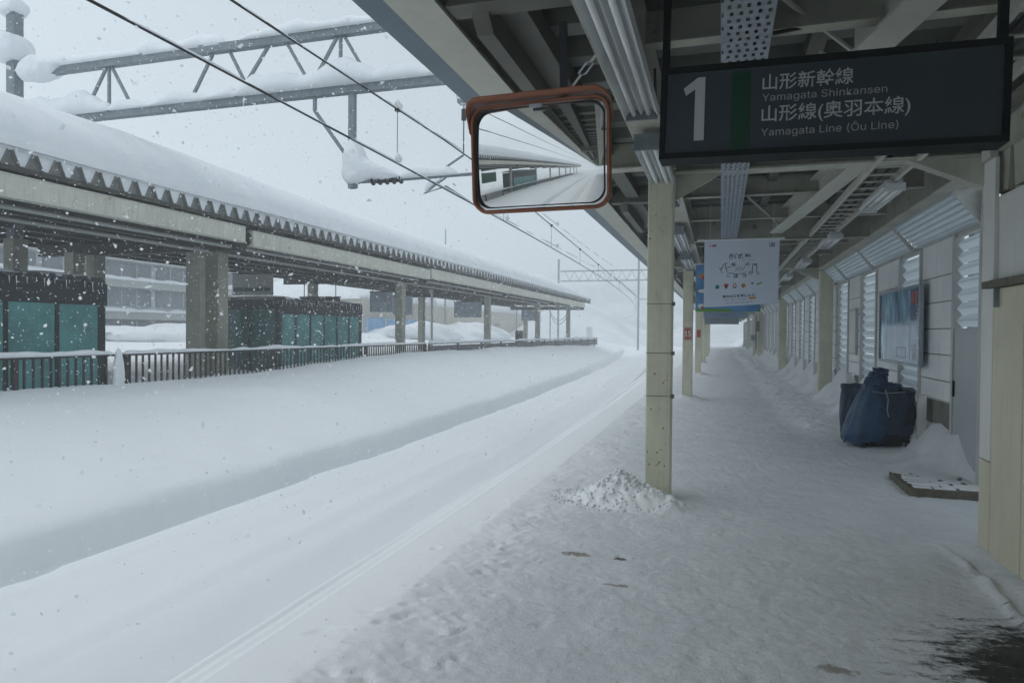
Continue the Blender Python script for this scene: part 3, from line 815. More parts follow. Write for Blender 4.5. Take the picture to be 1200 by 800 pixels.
# ------------------------------------------------------------------ posts of the near canopy
def make_post(name, label, wd, dp, ht, mat, group):
    t = thing(name, label, 'post', group=group)
    s = MB().box(-wd / 2, wd / 2, -dp / 2, dp / 2, -0.4, ht)
    s.build('shaft', mat, t, bevel=0.012)
    MB().box(-wd / 2 - 0.03, wd / 2 + 0.03, -dp / 2 - 0.03, dp / 2 + 0.03, ht - 0.002, ht + 0.018).build('cap_plate', M['beam'], t)
    return t
GL = 'cream posts along the track side of the near canopy'
p1 = make_post('canopy_post', 'thick cream post with rust spots and three bands, nearest, heap of snow at its foot', 0.235, 0.26, 3.15, M['post_rusty'], GL)
p1.location = (POSTS_L[0][1], POSTS_L[0][0], 0)
for zz in (1.0, 1.41, 1.88):
    b = MB()
    w2, d2 = 0.1195, 0.132
    b.box(-w2, w2, -d2 - 0.0, -d2 + 0.002, zz - 0.003, zz + 0.003)
    b.box(w2 - 0.002, w2 + 0.0, -d2 + 0.003, d2, zz - 0.003, zz + 0.003)
    b.box(-w2, -w2 + 0.002, -d2 + 0.003, d2, zz - 0.003, zz + 0.003)
    b.box(w2, w2 + 0.028, -d2 - 0.002, -d2 + 0.02, zz - 0.018, zz + 0.018)
    b.build('steel_band', M['beam_dark'], p1)
rs = MB()
for k in range(26):
    zz = random.choice([0.35, 0.5, 0.62, 0.7, 0.85, 1.1, 1.15, 1.2, 1.6, 2.4, 2.55, 2.7]) + random.uniform(-0.05, 0.05)
    x = random.uniform(-0.10, 0.10); r = random.uniform(0.003, 0.009)
    rs.prism([(x + r * math.cos(a), zz + r * (1 + 0.5 * math.sin(3 * a)) * math.sin(a)) for a in [i * PI / 4 for i in range(8)]], 1, -0.1315, -0.1302)
rs.build('rust_spot', mk('rust', (0.17, 0.07, 0.025), 0.8, 0.3, 60), p1)
MB().tube([(-0.128, 0.09, 0.0), (-0.128, 0.09, 3.1)], 0.011, 6).build('conduit', M['galv'], p1)

p2 = make_post('canopy_post', 'cream post with the red and white 15 plate, second along the track side', 0.235, 0.26, 3.15, M['post'], GL)
p2.location = (POSTS_L[1][1], POSTS_L[1][0], 0)
MB().box(-0.088, 0.098, -0.134, -0.1305, 1.44, 1.75).build('number_plate', M['red'], p2)
nb = [o for o in p2.children if o.name.startswith('number_plate')][0]
text('15', M['plate_white'], nb, 0.125, 0.15, (-0.055, -0.1345, 1.52), (1, 0, 0), (0, 0, 1), 'number', bold=0.02)
bd = MB()
bd.box(-0.074, 0.084, -0.1357, -0.1342, 1.725, 1.735); bd.box(-0.074, 0.084, -0.1357, -0.1342, 1.455, 1.465)
bd.box(-0.074, -0.064, -0.1357, -0.1342, 1.466, 1.724); bd.box(0.074, 0.084, -0.1357, -0.1342, 1.466, 1.724)
bd.build('plate_border', M['plate_white'], nb)
plain = make_post('canopy_post', 'cream post, third along the track side, red plate on its flank', 0.235, 0.26, 3.15, M['post'], GL)
plain.location = (POSTS_L[2][1], POSTS_L[2][0], 0)
names = ['fourth', 'fifth', 'sixth', 'seventh']
for i, nm in enumerate(names):
    yb, xb = POSTS_L[3 + i]
    again(plain, (xb, yb, 0), f'cream post, {nm} along the track side towards the bright far opening')
MB().box(-0.06, 0.09, -0.134, -0.1305, 1.45, 1.74).build('number_plate', M['red'], plain)
GR = 'cream posts beside the wind wall'
pr = make_post('wall_post', 'tall cream post standing in front of the wind wall, nearest of its row', 0.29, 0.26, 3.10, M['post'], GR)
pr.location = (2.36, 17.6, 0)
for (x, yv, lb) in ((2.38, 29.6, 'cream post beside the wind wall, second of its row'), (2.36, 45.5, 'cream post of the far pair carrying grey boxes by the wind wall, nearer one'),
                    (2.20, 48.5, 'cream post of the far pair by the wind wall, farther one'), (2.25, 62.0, 'cream post by the wind wall close to the far end')):
    again(pr, (x, yv, 0), lb)
bx = thing('meter_box', 'small grey meter box with pipe strapped on a far post by the wind wall', 'box', (2.1, 45.2, 1.2))
MB().box(-0.30, 0.06, -0.12, 0.1, 0.0, 0.35).build('housing', M['galv_dark'], bx)
MB().tube([(0.0, -0.14, -0.5), (0.0, -0.14, 1.6)], 0.04, 8).build('pipe', M['galv_dark'], bx)
MB().box(-0.04, 0.2, -0.2, -0.05, 0.55, 1.2).build('housing', M['wood'], bx)

# ------------------------------------------------------------------ fluorescent lights
GF = 'fluorescent lights under the near canopy'
def make_light(label, L=2.45, wd=0.235, cap='galv_dark', ch=0.118):
    t = thing('fluorescent_light', label, 'light', group=GF)
    # folded white reflector, open below, runs along y
    pr_ = [(-wd / 2, 0.045), (-wd / 2 + 0.012, 0.01), (-wd * 0.30, 0.055), (-wd * 0.1, 0.055), (0, 0.02), (wd * 0.1, 0.055), (wd * 0.30, 0.055), (wd / 2 - 0.012, 0.01), (wd / 2, 0.045)]
    MB().sheet(pr_, 1, -L / 2, L / 2, 0.004, (0, 1)).build('reflector', M['white_metal'], t)
    MB().box(-wd * 0.36, wd * 0.36, -L / 2 + 0.02, L / 2 - 0.02, 0.062, 0.115).build('housing', M['white_metal'], t)
    for s in (-1, 1):
        MB().tube([(s * wd * 0.2, -L / 2 + 0.02, 0.026), (s * wd * 0.2, L / 2 - 0.02, 0.026)], 0.0165, 10).build('tube', M['tube'], t, smooth=True)
    for s in (-1, 1):
        e_ = MB().box(-wd * 0.44, wd * 0.44, s * (L / 2 + 0.012) - 0.011, s * (L / 2 + 0.012) + 0.011, -0.008, ch)
        e_.build('end_cap', M[cap], t)
    MB().box(-0.02, 0.02, -L / 3, -L / 3 + 0.03, 0.1155, 0.17).build('hanger', M['steel_dark'], t)
    MB().box(-0.02, 0.02, L / 3, L / 3 + 0.03, 0.1155, 0.17).build('hanger', M['steel_dark'], t)
    return t
l0 = make_light('large twin tube fluorescent light with fluted white reflector nearest the mirror')
l0.location = (-0.515, 3.32, 3.005)
again(l0, (-0.555, 6.55, 3.005), 'twin tube fluorescent light beside the top of the nearest post')
again(l0, (-0.62, 11.2, 3.005), 'twin tube fluorescent light in the left row just behind the nearest post')
again(l0, (-0.66, 14.6, 3.005), 'twin tube fluorescent light in the left row, next to the blue banner')
again(l0, (-0.70, 18.6, 3.005), 'twin tube fluorescent light above the post with the 15 plate')
rl = make_light('white twin tube fluorescent light under the ladder tray, nearest of the right row', 1.25, 0.20, 'white_metal', 0.07)
rl.location = (1.62, 8.15, 3.02)
for (yv, lb) in ((11.7, 'fluorescent light under the ladder tray, second of the right row'), (15.3, 'fluorescent light under the ladder tray, third of the right row'),
                 (18.9, 'fluorescent light under the ladder tray, fourth of the right row'), (22.6, 'fluorescent light under the ladder tray, fifth of the right row')):
    again(rl, (1.62, yv, 3.02), lb)

# ------------------------------------------------------------------ cable trays and loose cables
tr = thing('cable_tray', 'grey perforated cable tray running overhead behind the platform number sign', 'cable tray', (0.1, 0, 3.12))
off = tr.location
base = MB()
x0, x1 = -0.015, 0.225
ys = np.arange(1.5, 34.0, 0.075)
for i, yy in enumerate(ys):          # punched plate: solid cross strips, with slotted strips in between
    base.box(x0, x1, yy, yy + 0.035, 3.118, 3.120)
    if yy < 20:
        for k in range(6):
            a = x0 + k * (x1 - x0) / 5.5 + (0.01 if i % 2 else 0)
            base.box(a, min(a + 0.026, x1), yy + 0.035, yy + 0.075, 3.118, 3.120)
    else:
        base.box(x0, x1, yy + 0.035, yy + 0.075, 3.118, 3.120)
base.build('tray_plate', M['galv'], tr, off=off)
MB().box(x0 - 0.004, x0 - 0.001, 1.5, 34, 3.117, 3.20).build('side_rail', M['galv'], tr, off=off)
MB().box(x1 + 0.001, x1 + 0.004, 1.5, 34, 3.117, 3.20).build('side_rail', M['galv'], tr, off=off)
for k, x in enumerate((0.04, 0.09, 0.15)):
    MB().tube([(x, 1.5, 3.142), (x + 0.01, 12, 3.142), (x, 34, 3.142)], 0.014, 6).build('cable', M['wire'], tr, off=off)

ld = thing('ladder_tray', 'pale steel cable ladder hung under the ceiling along the wall side', 'cable ladder', (1.48, 0, 3.16))
off = ld.location
for x in (1.30, 1.62):
    MB().box(x - 0.018, x + 0.018, 2.0, 40.0, 3.11, 3.18).build('side_rail', M['beam_pale'], ld, off=off)
yy = 2.2; r_ = 0
while yy < 30:
    MB().tube([(1.319, yy, 3.14), (1.601, yy, 3.14)], 0.012, 6).build('rung', M['beam_pale'], ld, off=off); yy += 0.32; r_ += 1
for k, x in enumerate((1.36, 1.41, 1.50)):
    MB().tube([(x, 2, 3.168), (x, 40, 3.168)], 0.014, 6).build('cable', M['wire'], ld, off=off)
for yy in (5.0, 10.4, 15.3, 22.3, 30.1):
    for x in (1.30, 1.62):
        MB().tube([(x, yy, 3.18), (x, yy, 3.49)], 0.006, 5).build('hanger_rod', M['steel_dark'], ld, off=off)

def cable(pts, r, label, mat=None, sag=0.0, n=10):
    pts = [Vector(p) for p in pts]
    out = []
    for i in range(len(pts) - 1):
        for k in range(n):
            t = k / n
            p = pts[i].lerp(pts[i + 1], t); p.z -= sag * 4 * t * (1 - t); out.append(p)
    out.append(pts[-1])
    return tag(MB().tube(out, r, 6).build('cable', mat or M['wire'], smooth=True), label, 'cable')
cable([(-0.62, 4.55, 3.08), (-0.42, 4.62, 3.12), (-0.40, 4.2, 3.19)], 0.009, 'black cable looping from the end of the light by the mirror', sag=0.09)
cable([(-0.95, 5.2, 3.34), (-0.70, 4.6, 3.20)], 0.009, 'black cable sagging between turnbuckle and light', sag=0.08)
cable([(0.25, 3.9, 3.20), (0.9, 4.3, 3.42)], 0.011, 'black cable leaving the perforated tray above the sign')
cable([(1.0, 3.2, 3.45), (1.3, 3.35, 3.30), (1.6, 3.5, 3.42)], 0.012, 'black cable sagging above the right end of the sign', sag=0.08)

# ------------------------------------------------------------------ convex mirror
mc = Vector((-0.985, 3.72, 2.585))
mir = thing('convex_mirror', 'orange brown framed rounded rectangular convex mirror hung below the eaves', 'mirror', mc)
MW, MH, CR = 0.395, 0.295, 0.075
def rrect(w_, h_, r_, n=10):
    pts = []
    for (cx, cz, a0) in ((w_ - r_, h_ - r_, 0), (-w_ + r_, h_ - r_, PI / 2), (-w_ + r_, -h_ + r_, PI), (w_ - r_, -h_ + r_, 1.5 * PI)):
        for k in range(n + 1):
            a = a0 + PI / 2 * k / n
            pts.append((cx + r_ * math.cos(a), cz + r_ * math.sin(a)))
    out = []
    for i, p in enumerate(pts):                      # straight sides get intermediate points too
        q = pts[(i + 1) % len(pts)]
        d_ = math.hypot(q[0] - p[0], q[1] - p[1]); k_ = max(1, int(d_ / 0.03))
        out += [(p[0] + (q[0] - p[0]) * t / k_, p[1] + (q[1] - p[1]) * t / k_) for t in range(k_)] if d_ > 1e-6 else []
    return out
RS = 2.9
ol = rrect(MW - 0.012, MH - 0.012, CR)
vs = [(0, 0, 0)]; fs = []; no = len(ol); NR = 24
def bulge(x, z): return -(math.sqrt(RS * RS - x * x - z * z) - math.sqrt(RS * RS - 0.46 * 0.46))
for i in range(1, NR + 1):
    for (x, z) in ol:
        vs.append((x * i / NR, 0, z * i / NR))
vs = [(x, bulge(x, z), z) for x, _, z in vs]
for k in range(no):
    fs.append((0, 1 + (k + 1) % no, 1 + k))
for i in range(NR - 1):
    for k in range(no):
        a = 1 + i * no; b = 1 + (i + 1) * no
        fs.append((a + k, a + (k + 1) % no, b + (k + 1) % no, b + k))
me_ = MB().add(vs, fs).build('mirror_face', M['mirror'], mir, smooth=True)
# frame: ring swept round the outline
rim = MB(); prof_ = [(-0.010, -0.018), (0.006, -0.028), (0.011, 0.0), (0.006, 0.035), (-0.010, 0.03)]
ol2 = rrect(MW, MH, CR + 0.01, 12); n2 = len(ol2)
ring = []
for k in range(n2):
    x, z = ol2[k]
    xa_, za_ = ol2[(k + 1) % n2]; xb_, zb_ = ol2[k - 1]
    tx, tz = xa_ - xb_, za_ - zb_; l_ = math.hypot(tx, tz); nx, nz = tz / l_, -tx / l_
    for (o_, yy) in prof_:
        ring.append((x + nx * o_, yy, z + nz * o_))
q = len(prof_)
rf = [(k * q + j, ((k + 1) % n2) * q + j, ((k + 1) % n2) * q + (j + 1) % q, k * q + (j + 1) % q) for k in range(n2) for j in range(q)]
rim.add(ring, rf).build('rim', M['rim'], mir, smooth=True)
# dark rubber bead inside the frame
bead = MB(); ring = []
for k in range(n2):
    x, z = ol2[k]; f_ = 1 - 0.020 / MW; g_ = 1 - 0.020 / MH
    for (o_, yy) in ((0, 0.012), (0, -0.026), (-1, -0.024), (-1, 0.012)):
        ring.append((x * (f_ + o_ * 0.018), yy, z * (g_ + o_ * 0.022)))
bead.add(ring, [(k * 4 + j, ((k + 1) % n2) * 4 + j, ((k + 1) % n2) * 4 + (j + 1) % 4, k * 4 + (j + 1) % 4) for k in range(n2) for j in range(4)]).build('gasket', M['rubber'], mir)
# hood over the top edge and the two upper corners
hood = MB(); ho = []; hl = []
for k in range(n2):
    x, z = ol2[k]
    if z > MH - 0.16 or (z > MH - 0.12): hl.append((x, z))
hl.sort(key=lambda p: -math.atan2(p[1] + 0.6, p[0]) )
hl = sorted([p for p in ol2 if p[1] > MH - 0.13], key=lambda p: math.atan2(p[1] + 0.2, p[0]))
hl = [(hl[0][0], hl[0][1] - 0.03)] + hl + [(hl[-1][0], hl[-1][1] - 0.05)]
m_ = len(hl)
for i, (x, z) in enumerate(hl):
    t = i / (m_ - 1)
    dep = 0.135 * min(1, (math.sin(PI * t) * 1.25) ** 0.7 + 0.02)
    ex = 1.03
    ho += [(x * 1.035, 0.0, z + 0.014), (x * 1.05, -dep, z + 0.022), (x * 1.065, -dep, z + 0.030), (x * 1.05, 0.0, z + 0.022)]
hf = [(i * 4 + j, (i + 1) * 4 + j, (i + 1) * 4 + (j + 1) % 4, i * 4 + (j + 1) % 4) for i in range(m_ - 1) for j in range(4)]
hood.add(ho, hf + [(0, 1, 2, 3), tuple(reversed([(m_ - 1) * 4 + j for j in range(4)]))]).build('hood', M['rim'], mir, smooth=True)
# back shell and stays
bk = MB(); vs = [(x * 0.97, 0.03, z * 0.97) for x, z in ol2] + [(x * 0.6, 0.09, z * 0.6) for x, z in ol2]
bk.add(vs, [(k, (k + 1) % n2, n2 + (k + 1) % n2, n2 + k) for k in range(n2)] + [tuple(range(n2, 2 * n2)), tuple(reversed(range(n2)))]).build('back_shell', M['rim'], mir)
MB().box(0.10, 0.14, 0.085, 0.12, -0.15, 0.74).build('stay', M['steel_dark'], mir)
mir.rotation_euler = (RAD(5.0), 0, RAD(-2.0))
MB().box(-0.035, 0.035, -0.068, -0.052, MH - 0.040, MH - 0.022).build('maker_plate', M['galv'], mir)

# ------------------------------------------------------------------ platform number sign
sg = thing('platform_sign', 'dark hanging platform 1 sign with green stripe and pale Japanese and Latin lettering', 'sign', (0.437, 3.5, 2.665))
SW, SH = 0.735, 0.222
fr = MB()
fr.box(-SW, SW, -0.075, 0.075, SH - 0.028, SH); fr.box(-SW, SW, -0.075, 0.075, -SH, -SH + 0.028)
fr.box(-SW, -SW + 0.026, -0.075, 0.075, -SH + 0.0285, SH - 0.0285); fr.box(SW - 0.026, SW, -0.075, 0.075, -SH + 0.0285, SH - 0.0285)
fr.build('frame', M['black'], sg)
fc = MB().box(-SW + 0.027, SW - 0.027, -0.062, 0.062, -SH + 0.029, SH - 0.029).build('panel_face', M['sign_face'], sg)
Yf = -0.0626
def su(px): return -SW + (px + 9 * math.sin(PI * (px - 775) / 403.0) - 775) / 403.0 * 2 * SW
def sv(v): return SH - v * 2 * SH
MB().box(su(861), su(883), Yf - 0.0014, Yf - 0.0002, -SH + 0.030, sv(0.10)).build('green_stripe', M['sign_green'], sg)
# numeral 1 with its flag
one = [(su(817), sv(0.81)), (su(829), sv(0.81)), (su(829), sv(0.125)), (su(820), sv(0.125)), (su(803), sv(0.235)), (su(806), sv(0.315)), (su(817), sv(0.25))]
MB().prism(one, 1, Yf - 0.0018, Yf - 0.0006).build('numeral', M['sign_white'], sg)
X_, Z_ = (1, 0, 0), (0, 0, 1)
text('山形新幹線', M['sign_white'], sg, su(1002) - su(897), 0.078, (su(897), Yf, sv(0.325)), X_, Z_, 'lettering', bold=0.008)
text('Yamagata Shinkansen', M['sign_dim'], sg, su(1041) - su(897), 0.044, (su(897), Yf, sv(0.458)), X_, Z_, 'lettering')
text('山形線(奥羽本線)', M['sign_white'], sg, su(1068) - su(897), 0.090, (su(897), Yf, sv(0.685)), X_, Z_, 'lettering', bold=0.008)
text('Yamagata Line (Ōu Line)', M['sign_dim'], sg, su(1055) - su(897), 0.052, (su(897), Yf, sv(0.825)), X_, Z_, 'lettering')
for x in (-SW + 0.013, SW - 0.02):
    MB().box(x - 0.017, x + 0.017, -0.02, 0.02, SH + 0.001, 0.84).build('hanger', M['black'], sg)
sg.rotation_euler = (0, RAD(1.1), RAD(-1.5))

# ------------------------------------------------------------------ hanging banners
GB = 'advertising banners hung across the near platform'
def make_banner(label, x0, x1, yv, z0, z1, mat, dz_right=0.0, curl=0.03):
    t = thing('hanging_banner', label, 'banner', ((x0 + x1) / 2, yv, z1), GB)
    n_, k_ = 24, 16
    W_, H_ = (x1 - x0), (z1 - z0)
    def P(u, v):
        return ((u - 0.5) * W_ * (1 - 0.03 * v * u), curl * math.sin(u * 5.5 + 0.4) * v + 0.02 * math.sin(v * 4) * u, -v * H_ + v * u * dz_right)
    vs = [P(i / n_, j / k_) for i in range(n_ + 1) for j in range(k_ + 1)]
    vb = [(x, y_ + 0.003, z) for x, y_, z in vs]
    N_ = len(vs)
    fs = []
    for i in range(n_):
        for j in range(k_):
            a = i * (k_ + 1) + j
            fs += [(a, a + 1, a + k_ + 2, a + k_ + 1), (N_ + a, N_ + a + k_ + 1, N_ + a + k_ + 2, N_ + a + 1)]
    MB().add(vs + vb, fs).build('cloth', mat, t, smooth=True)
    MB().tube([(-W_ / 2 - 0.10, 0, 0.012), (W_ / 2 + 0.06, 0, 0.012)], 0.014, 8).build('pole', M['white_metal'], t)
    for s in (-0.42, 0.42):
        MB().tube([(s * W_, 0, 0.02), (s * W_, 0, 3.40 - z1)], 0.003, 5).build('cord', M['plate_white'], t)
    return t, P, W_, H_
b1, P1, W1, H1 = make_banner('white banner with black winter campaign lettering, little sketches and coloured icons', -0.235, 0.755, 10.0, 1.97, 2.90, M['banner'], 0.05)
def on_banner(t, P, ob):
    """lay flat artwork (built in u,v) on the cloth"""
    me = ob.data
    for v in me.vertices:
        u_, v_ = v.co.x, -v.co.z
        x, y_, z = P(u_, v_)
        v.co = (x, y_ - 0.0035 + v.co.y, z)
    me.update()
def btext(t, P, body, mat, u0, v1, wu, hv, **k):
    o = text(body, mat, t, wu, hv, (u0, 0, -v1), (1, 0, 0), (0, 0, 1), 'lettering', depth=0.0, **k)
    on_banner(t, P, o)
def bshape(t, P, poly, mat, nm='artwork', d=0.0):
    vs = [(u, -0.0006 - d, -v) for u, v in poly] 
    o = MB().add(vs, [tuple(range(len(vs)))]).build(nm, mat, t)
    on_banner(t, P, o); return o
def disc(u, v, ru, rv, n=12): return [(u + ru * math.cos(2 * PI * k / n), v + rv * math.sin(2 * PI * k / n)) for k in range(n)]
def scribble(t, P, pts, mat, wdt=0.0045):
    mb = MB()
    for (a, b) in zip(pts[:-1], pts[1:]):
        dx, dy = b[0] - a[0], b[1] - a[1]; l = math.hypot(dx, dy) or 1e-6
        nx, ny = -dy / l * wdt, dx / l * wdt
        mb.add([(a[0] - nx, -0.0008, -(a[1] - ny)), (b[0] - nx, -0.0008, -(b[1] - ny)), (b[0] + nx, -0.0008, -(b[1] + ny)), (a[0] + nx, -0.0008, -(a[1] + ny))], [(0, 1, 2, 3)])
    o = mb.build('artwork', mat, t); on_banner(t, P, o)
btext(b1, P1, '行くぜ、', M['ink'], 0.335, 0.285, 0.19, 0.085, shear=0.25, bold=0.03)
btext(b1, P1, '東北。', M['ink'], 0.545, 0.262, 0.085, 0.05, shear=0.2, bold=0.03)
btext(b1, P1, 'ごほうびのたびへ。', M['ink_grey'], 0.50, 0.315, 0.20, 0.016)
btext(b1, P1, '冬', M['ink'], 0.36, 0.40, 0.075, 0.06, bold=0.02)
btext(b1, P1, 'の', M['ink'], 0.555, 0.395, 0.055, 0.045, bold=0.02)
for ch, u, v in (('ご', 0.305, 0.55), ('ほ', 0.40, 0.575), ('う', 0.51, 0.575), ('び', 0.60, 0.535)):
    btext(b1, P1, ch, M['ink'], u, v, 0.062, 0.06, bold=0.02)
scribble(b1, P1, [(0.24, 0.50), (0.225, 0.44), (0.25, 0.40), (0.26, 0.36), (0.285, 0.355), (0.29, 0.39), (0.30, 0.44), (0.31, 0.48)], M['ink'])
scribble(b1, P1, [(0.31, 0.42), (0.33, 0.40), (0.36, 0.41)], M['ink'])
for k in range(4):
    scribble(b1, P1, [(0.425 + k * 0.033, 0.475 - 0.01 * (k % 2)), (0.45 + k * 0.033, 0.40)], M['ink'], 0.003)
scribble(b1, P1, [(0.35, 0.49), (0.42, 0.515), (0.50, 0.51), (0.57, 0.49)], M['ink'], 0.003)
scribble(b1, P1, [(0.645, 0.48), (0.65, 0.40), (0.665, 0.36), (0.685, 0.40), (0.70, 0.36), (0.71, 0.42), (0.705, 0.50)], M['ink'])
scribble(b1, P1, [(0.70, 0.51), (0.735, 0.50), (0.74, 0.53), (0.705, 0.54)], M['ink'], 0.003)
for u, v in ((0.235, 0.415), (0.215, 0.43), (0.30, 0.345)): bshape(b1, P1, disc(u, v, 0.009, 0.009), M['ink'])
bshape(b1, P1, [(0.15, 0.72), (0.18, 0.655), (0.21, 0.72)], M['ink_teal']); bshape(b1, P1, disc(0.18, 0.70, 0.028, 0.032), M['ink_teal'])
bshape(b1, P1, disc(0.30, 0.68, 0.035, 0.024), M['ink_red']); bshape(b1, P1, disc(0.30, 0.705, 0.018, 0.028), M['ink'])
bshape(b1, P1, disc(0.415, 0.695, 0.026, 0.04), M['ink_brown']); bshape(b1, P1, disc(0.415, 0.69, 0.012, 0.02), M['ink_white'], d=0.0006)
bshape(b1, P1, disc(0.53, 0.695, 0.030, 0.036), M['ink_orange']); bshape(b1, P1, disc(0.53, 0.705, 0.014, 0.018), M['ink_brown'], d=0.0006)
bshape(b1, P1, disc(0.65, 0.67, 0.018, 0.016), M['ink_teal']); bshape(b1, P1, [(0.70, 0.69), (0.77, 0.655), (0.78, 0.67), (0.72, 0.705)], M['ink_green'])
btext(b1, P1, '東北の冬を旅しよう!', M['ink'], 0.25, 0.872, 0.44, 0.042, bold=0.03)
btext(b1, P1, 'この冬も、東北へごほうび旅行。', M['ink_grey'], 0.25, 0.915, 0.34, 0.018)
bshape(b1, P1, [(0.61, 0.88), (0.70, 0.876), (0.70, 0.91), (0.61, 0.914)], M['ink_orange'])
btext(b1, P1, '2017年12月→2018年3月', M['ink_grey'], 0.30, 0.965, 0.36, 0.022)
bshape(b1, P1, disc(0.135, 0.075, 0.03, 0.016), M['ink_red']); btext(b1, P1, '東北', M['ink_red'], 0.06, 0.09, 0.05, 0.022)
btext(b1, P1, 'JR', M['ink_grey'], 0.865, 0.115, 0.075, 0.05, bold=0.03)
for u, v in ((0.87, 0.06), (0.90, 0.05), (0.93, 0.06)): bshape(b1, P1, disc(u, v, 0.010, 0.008), M['ink_grey'])

b2, P2, W2, H2 = make_banner('blue banner with green hem and blossom print hanging behind the white banner', -0.47, 0.72, 13.6, 2.02, 2.92, M['banner_blue'], 0.0, 0.02)
bshape(b2, P2, [(0, 0.945), (1, 0.945), (1, 1), (0, 1)], M['ink_green'])
bshape(b2, P2, disc(0.09, 0.24, 0.055, 0.05), M['ink_orange']); bshape(b2, P2, disc(0.12, 0.28, 0.03, 0.04), M['ink_red'], d=0.0006)
bshape(b2, P2, disc(0.08, 0.88, 0.05, 0.05), M['ink_white']); bshape(b2, P2, disc(0.11, 0.91, 0.03, 0.03), M['ink_red'], d=0.0006)
bshape(b2, P2, disc(0.10, 0.56, 0.07, 0.04), M['ink_white'])
b3, P3, W3, H3 = make_banner('pale blue banner with small dark print low behind the white banner', -0.42, 0.62, 17.9, 1.99, 2.92, M['banner_pale'], 0.0, 0.02)
btext(b3, P3, '東北の冬を旅しよう', M['ink_blue'], 0.2, 0.80, 0.5, 0.05); btext(b3, P3, 'ごほうび旅行', M['ink_blue'], 0.3, 0.92, 0.3, 0.03)
b4, P4, W4, H4 = make_banner('grey banner, farthest of the hanging banners', -0.50, 0.55, 22.6, 1.90, 2.9, M['banner_grey'], 0.0, 0.02)
btext(b4, P4, '山形', M['ink_blue'], 0.2, 0.85, 0.25, 0.06)

# ------------------------------------------------------------------ wind wall on the right
ww = thing('wind_wall', 'pale wind wall of white panels alternating with frosted corrugated windows', 'wall', (2.6, 8.2, 0))
off = ww.location
XW = 2.60
def corrugated(ya, yb, za, zb, gaps=True, pitch=0.147, depth=0.055, seed=1):
    rr = random.Random(seed); mb = MB(); z = zb
    while z > za + 0.02:
        z2 = max(za, z - pitch); zm = (z + z2) / 2
        g_ = rr.choice([0.0, 0.004, 0.008, 0.005, 0.014]) if gaps else 0.0
        # upper facet leans in, lower facet leans out; a slit is left where two sheets lap
        mb.prism([(XW + 0.005 + depth, z - g_), (XW + 0.005, zm), (XW + 0.010, zm), (XW + 0.010 + depth, z - g_)], 1, ya, yb)
        mb.prism([(XW + 0.005, zm - 0.0005), (XW + 0.005 + depth, z2), (XW + 0.010 + depth, z2), (XW + 0.010, zm - 0.0005)], 1, ya, yb)
        z = z2
    return mb
bays = [('win', 8.24, 9.06), ('pan', 9.14, 10.46), ('win', 10.54, 11.58), ('pan', 11.66, 13.22), ('win', 13.30, 14.56), ('pan', 14.64, 15.95)]
y = 16.03
while y < 52:
    bays += [('win', y, y + 1.22), ('pan', y + 1.30, y + 2.60)]; y += 2.68
while y < 74:
    bays += [('win', y, y + 2.0)]; y += 2.08
for i, (k, a, b) in enumerate(bays):
    zb_ = 0.62 if k == 'win' else 0.80
    sx = bent(a) * 1.0
    o2 = (off.x - sx, off.y, off.z)
    if k == 'win':
        za = 1.70 if i == 0 else zb_
        corrugated(a, b, za, 2.725, True, seed=i + 5).build('corrugated_window', M['poly'], ww, off=o2)
        MB().box(XW + 0.004, XW + 0.06, a, b, 2.735, 2.775).build('window_head', M['stud'], ww, off=o2)
    else:
        mb = MB(); z = 2.77; hts = [0.44, 0.32, 0.33, 0.32, 0.32, 0.24]
        for h_ in hts:
            mb.box(XW, XW + 0.022, a + 0.004, b - 0.004, z - h_ + 0.013, z); z -= h_
        MB().box(XW + 0.024, XW + 0.034, a + 0.004, b - 0.004, 0.80, 2.765).build('panel_backing', M['concrete'], ww, off=o2)
        mb.build('wall_panel', M['panel'], ww, off=o2)
    for yy in (a - 0.04, ) + ((b + 0.04,) if i == len(bays) - 1 else ()):
        s_ = MB()
        s_.box(XW - 0.028, XW + 0.075, yy - 0.034, yy + 0.034, -0.1, 2.79)
        s_.build('stud', M['stud'], ww, off=o2)
    # low plinth boards behind the legs
    if i > 0:
        MB().box(XW + 0.16, XW + 0.20, a - 0.02, b + 0.02, -0.2, 0.74).build('plinth_board', M['concrete'], ww, off=o2)
MB().box(XW - 0.02, XW + 0.07, 8.1, 52, 2.778, 2.822).build('head_rail', M['stud'], ww, off=off)
# inclined corrugated strip below the eaves girder
nz = 13
prof_s = []
for k in range(nz):
    t = k / (nz - 1)
    bx_, bz_ = XW - 0.02 + (2.31 - XW) * t, 2.80 + 0.30 * t
    w_ = 0.016 if k % 2 else -0.016
    prof_s.append((bx_ + w_ * 0.7, bz_ + w_ * 0.7))
yy = 8.1; k = 0
while yy < 60:
    L_ = 2.62
    MB().sheet(prof_s, 1, yy + 0.02, yy + L_ - 0.02, 0.004, (0.6, 0.8)).build('eaves_strip', M['strip'], ww, off=(off.x - bent(yy), off.y, off.z))
    MB().bar((XW - 0.05, yy, 2.76), (2.285, yy, 3.105), 0.035, 0.05).build('bracket', M['stud'], ww, off=(off.x - bent(yy), off.y, off.z))
    yy += L_; k += 1
dr_ = MB().box(XW - 0.012, XW + 0.03, 8.19, 9.10, -0.05, 1.685).build('steel_door', M['door'], ww, off=off)
dr_['label'] = 'plain grey steel door below the nearest corrugated window'
h_ = MB(); h_.box(XW - 0.03, XW - 0.013, 9.02, 9.06, 0.90, 1.08); h_.build('handle', M['black'], dr_, off=(off.x, off.y, off.z))
MB().box(XW - 0.02, XW + 0.03, 8.10, 8.17, -0.05, 2.79).build('door_jamb', M['steel_dark'], ww, off=off)
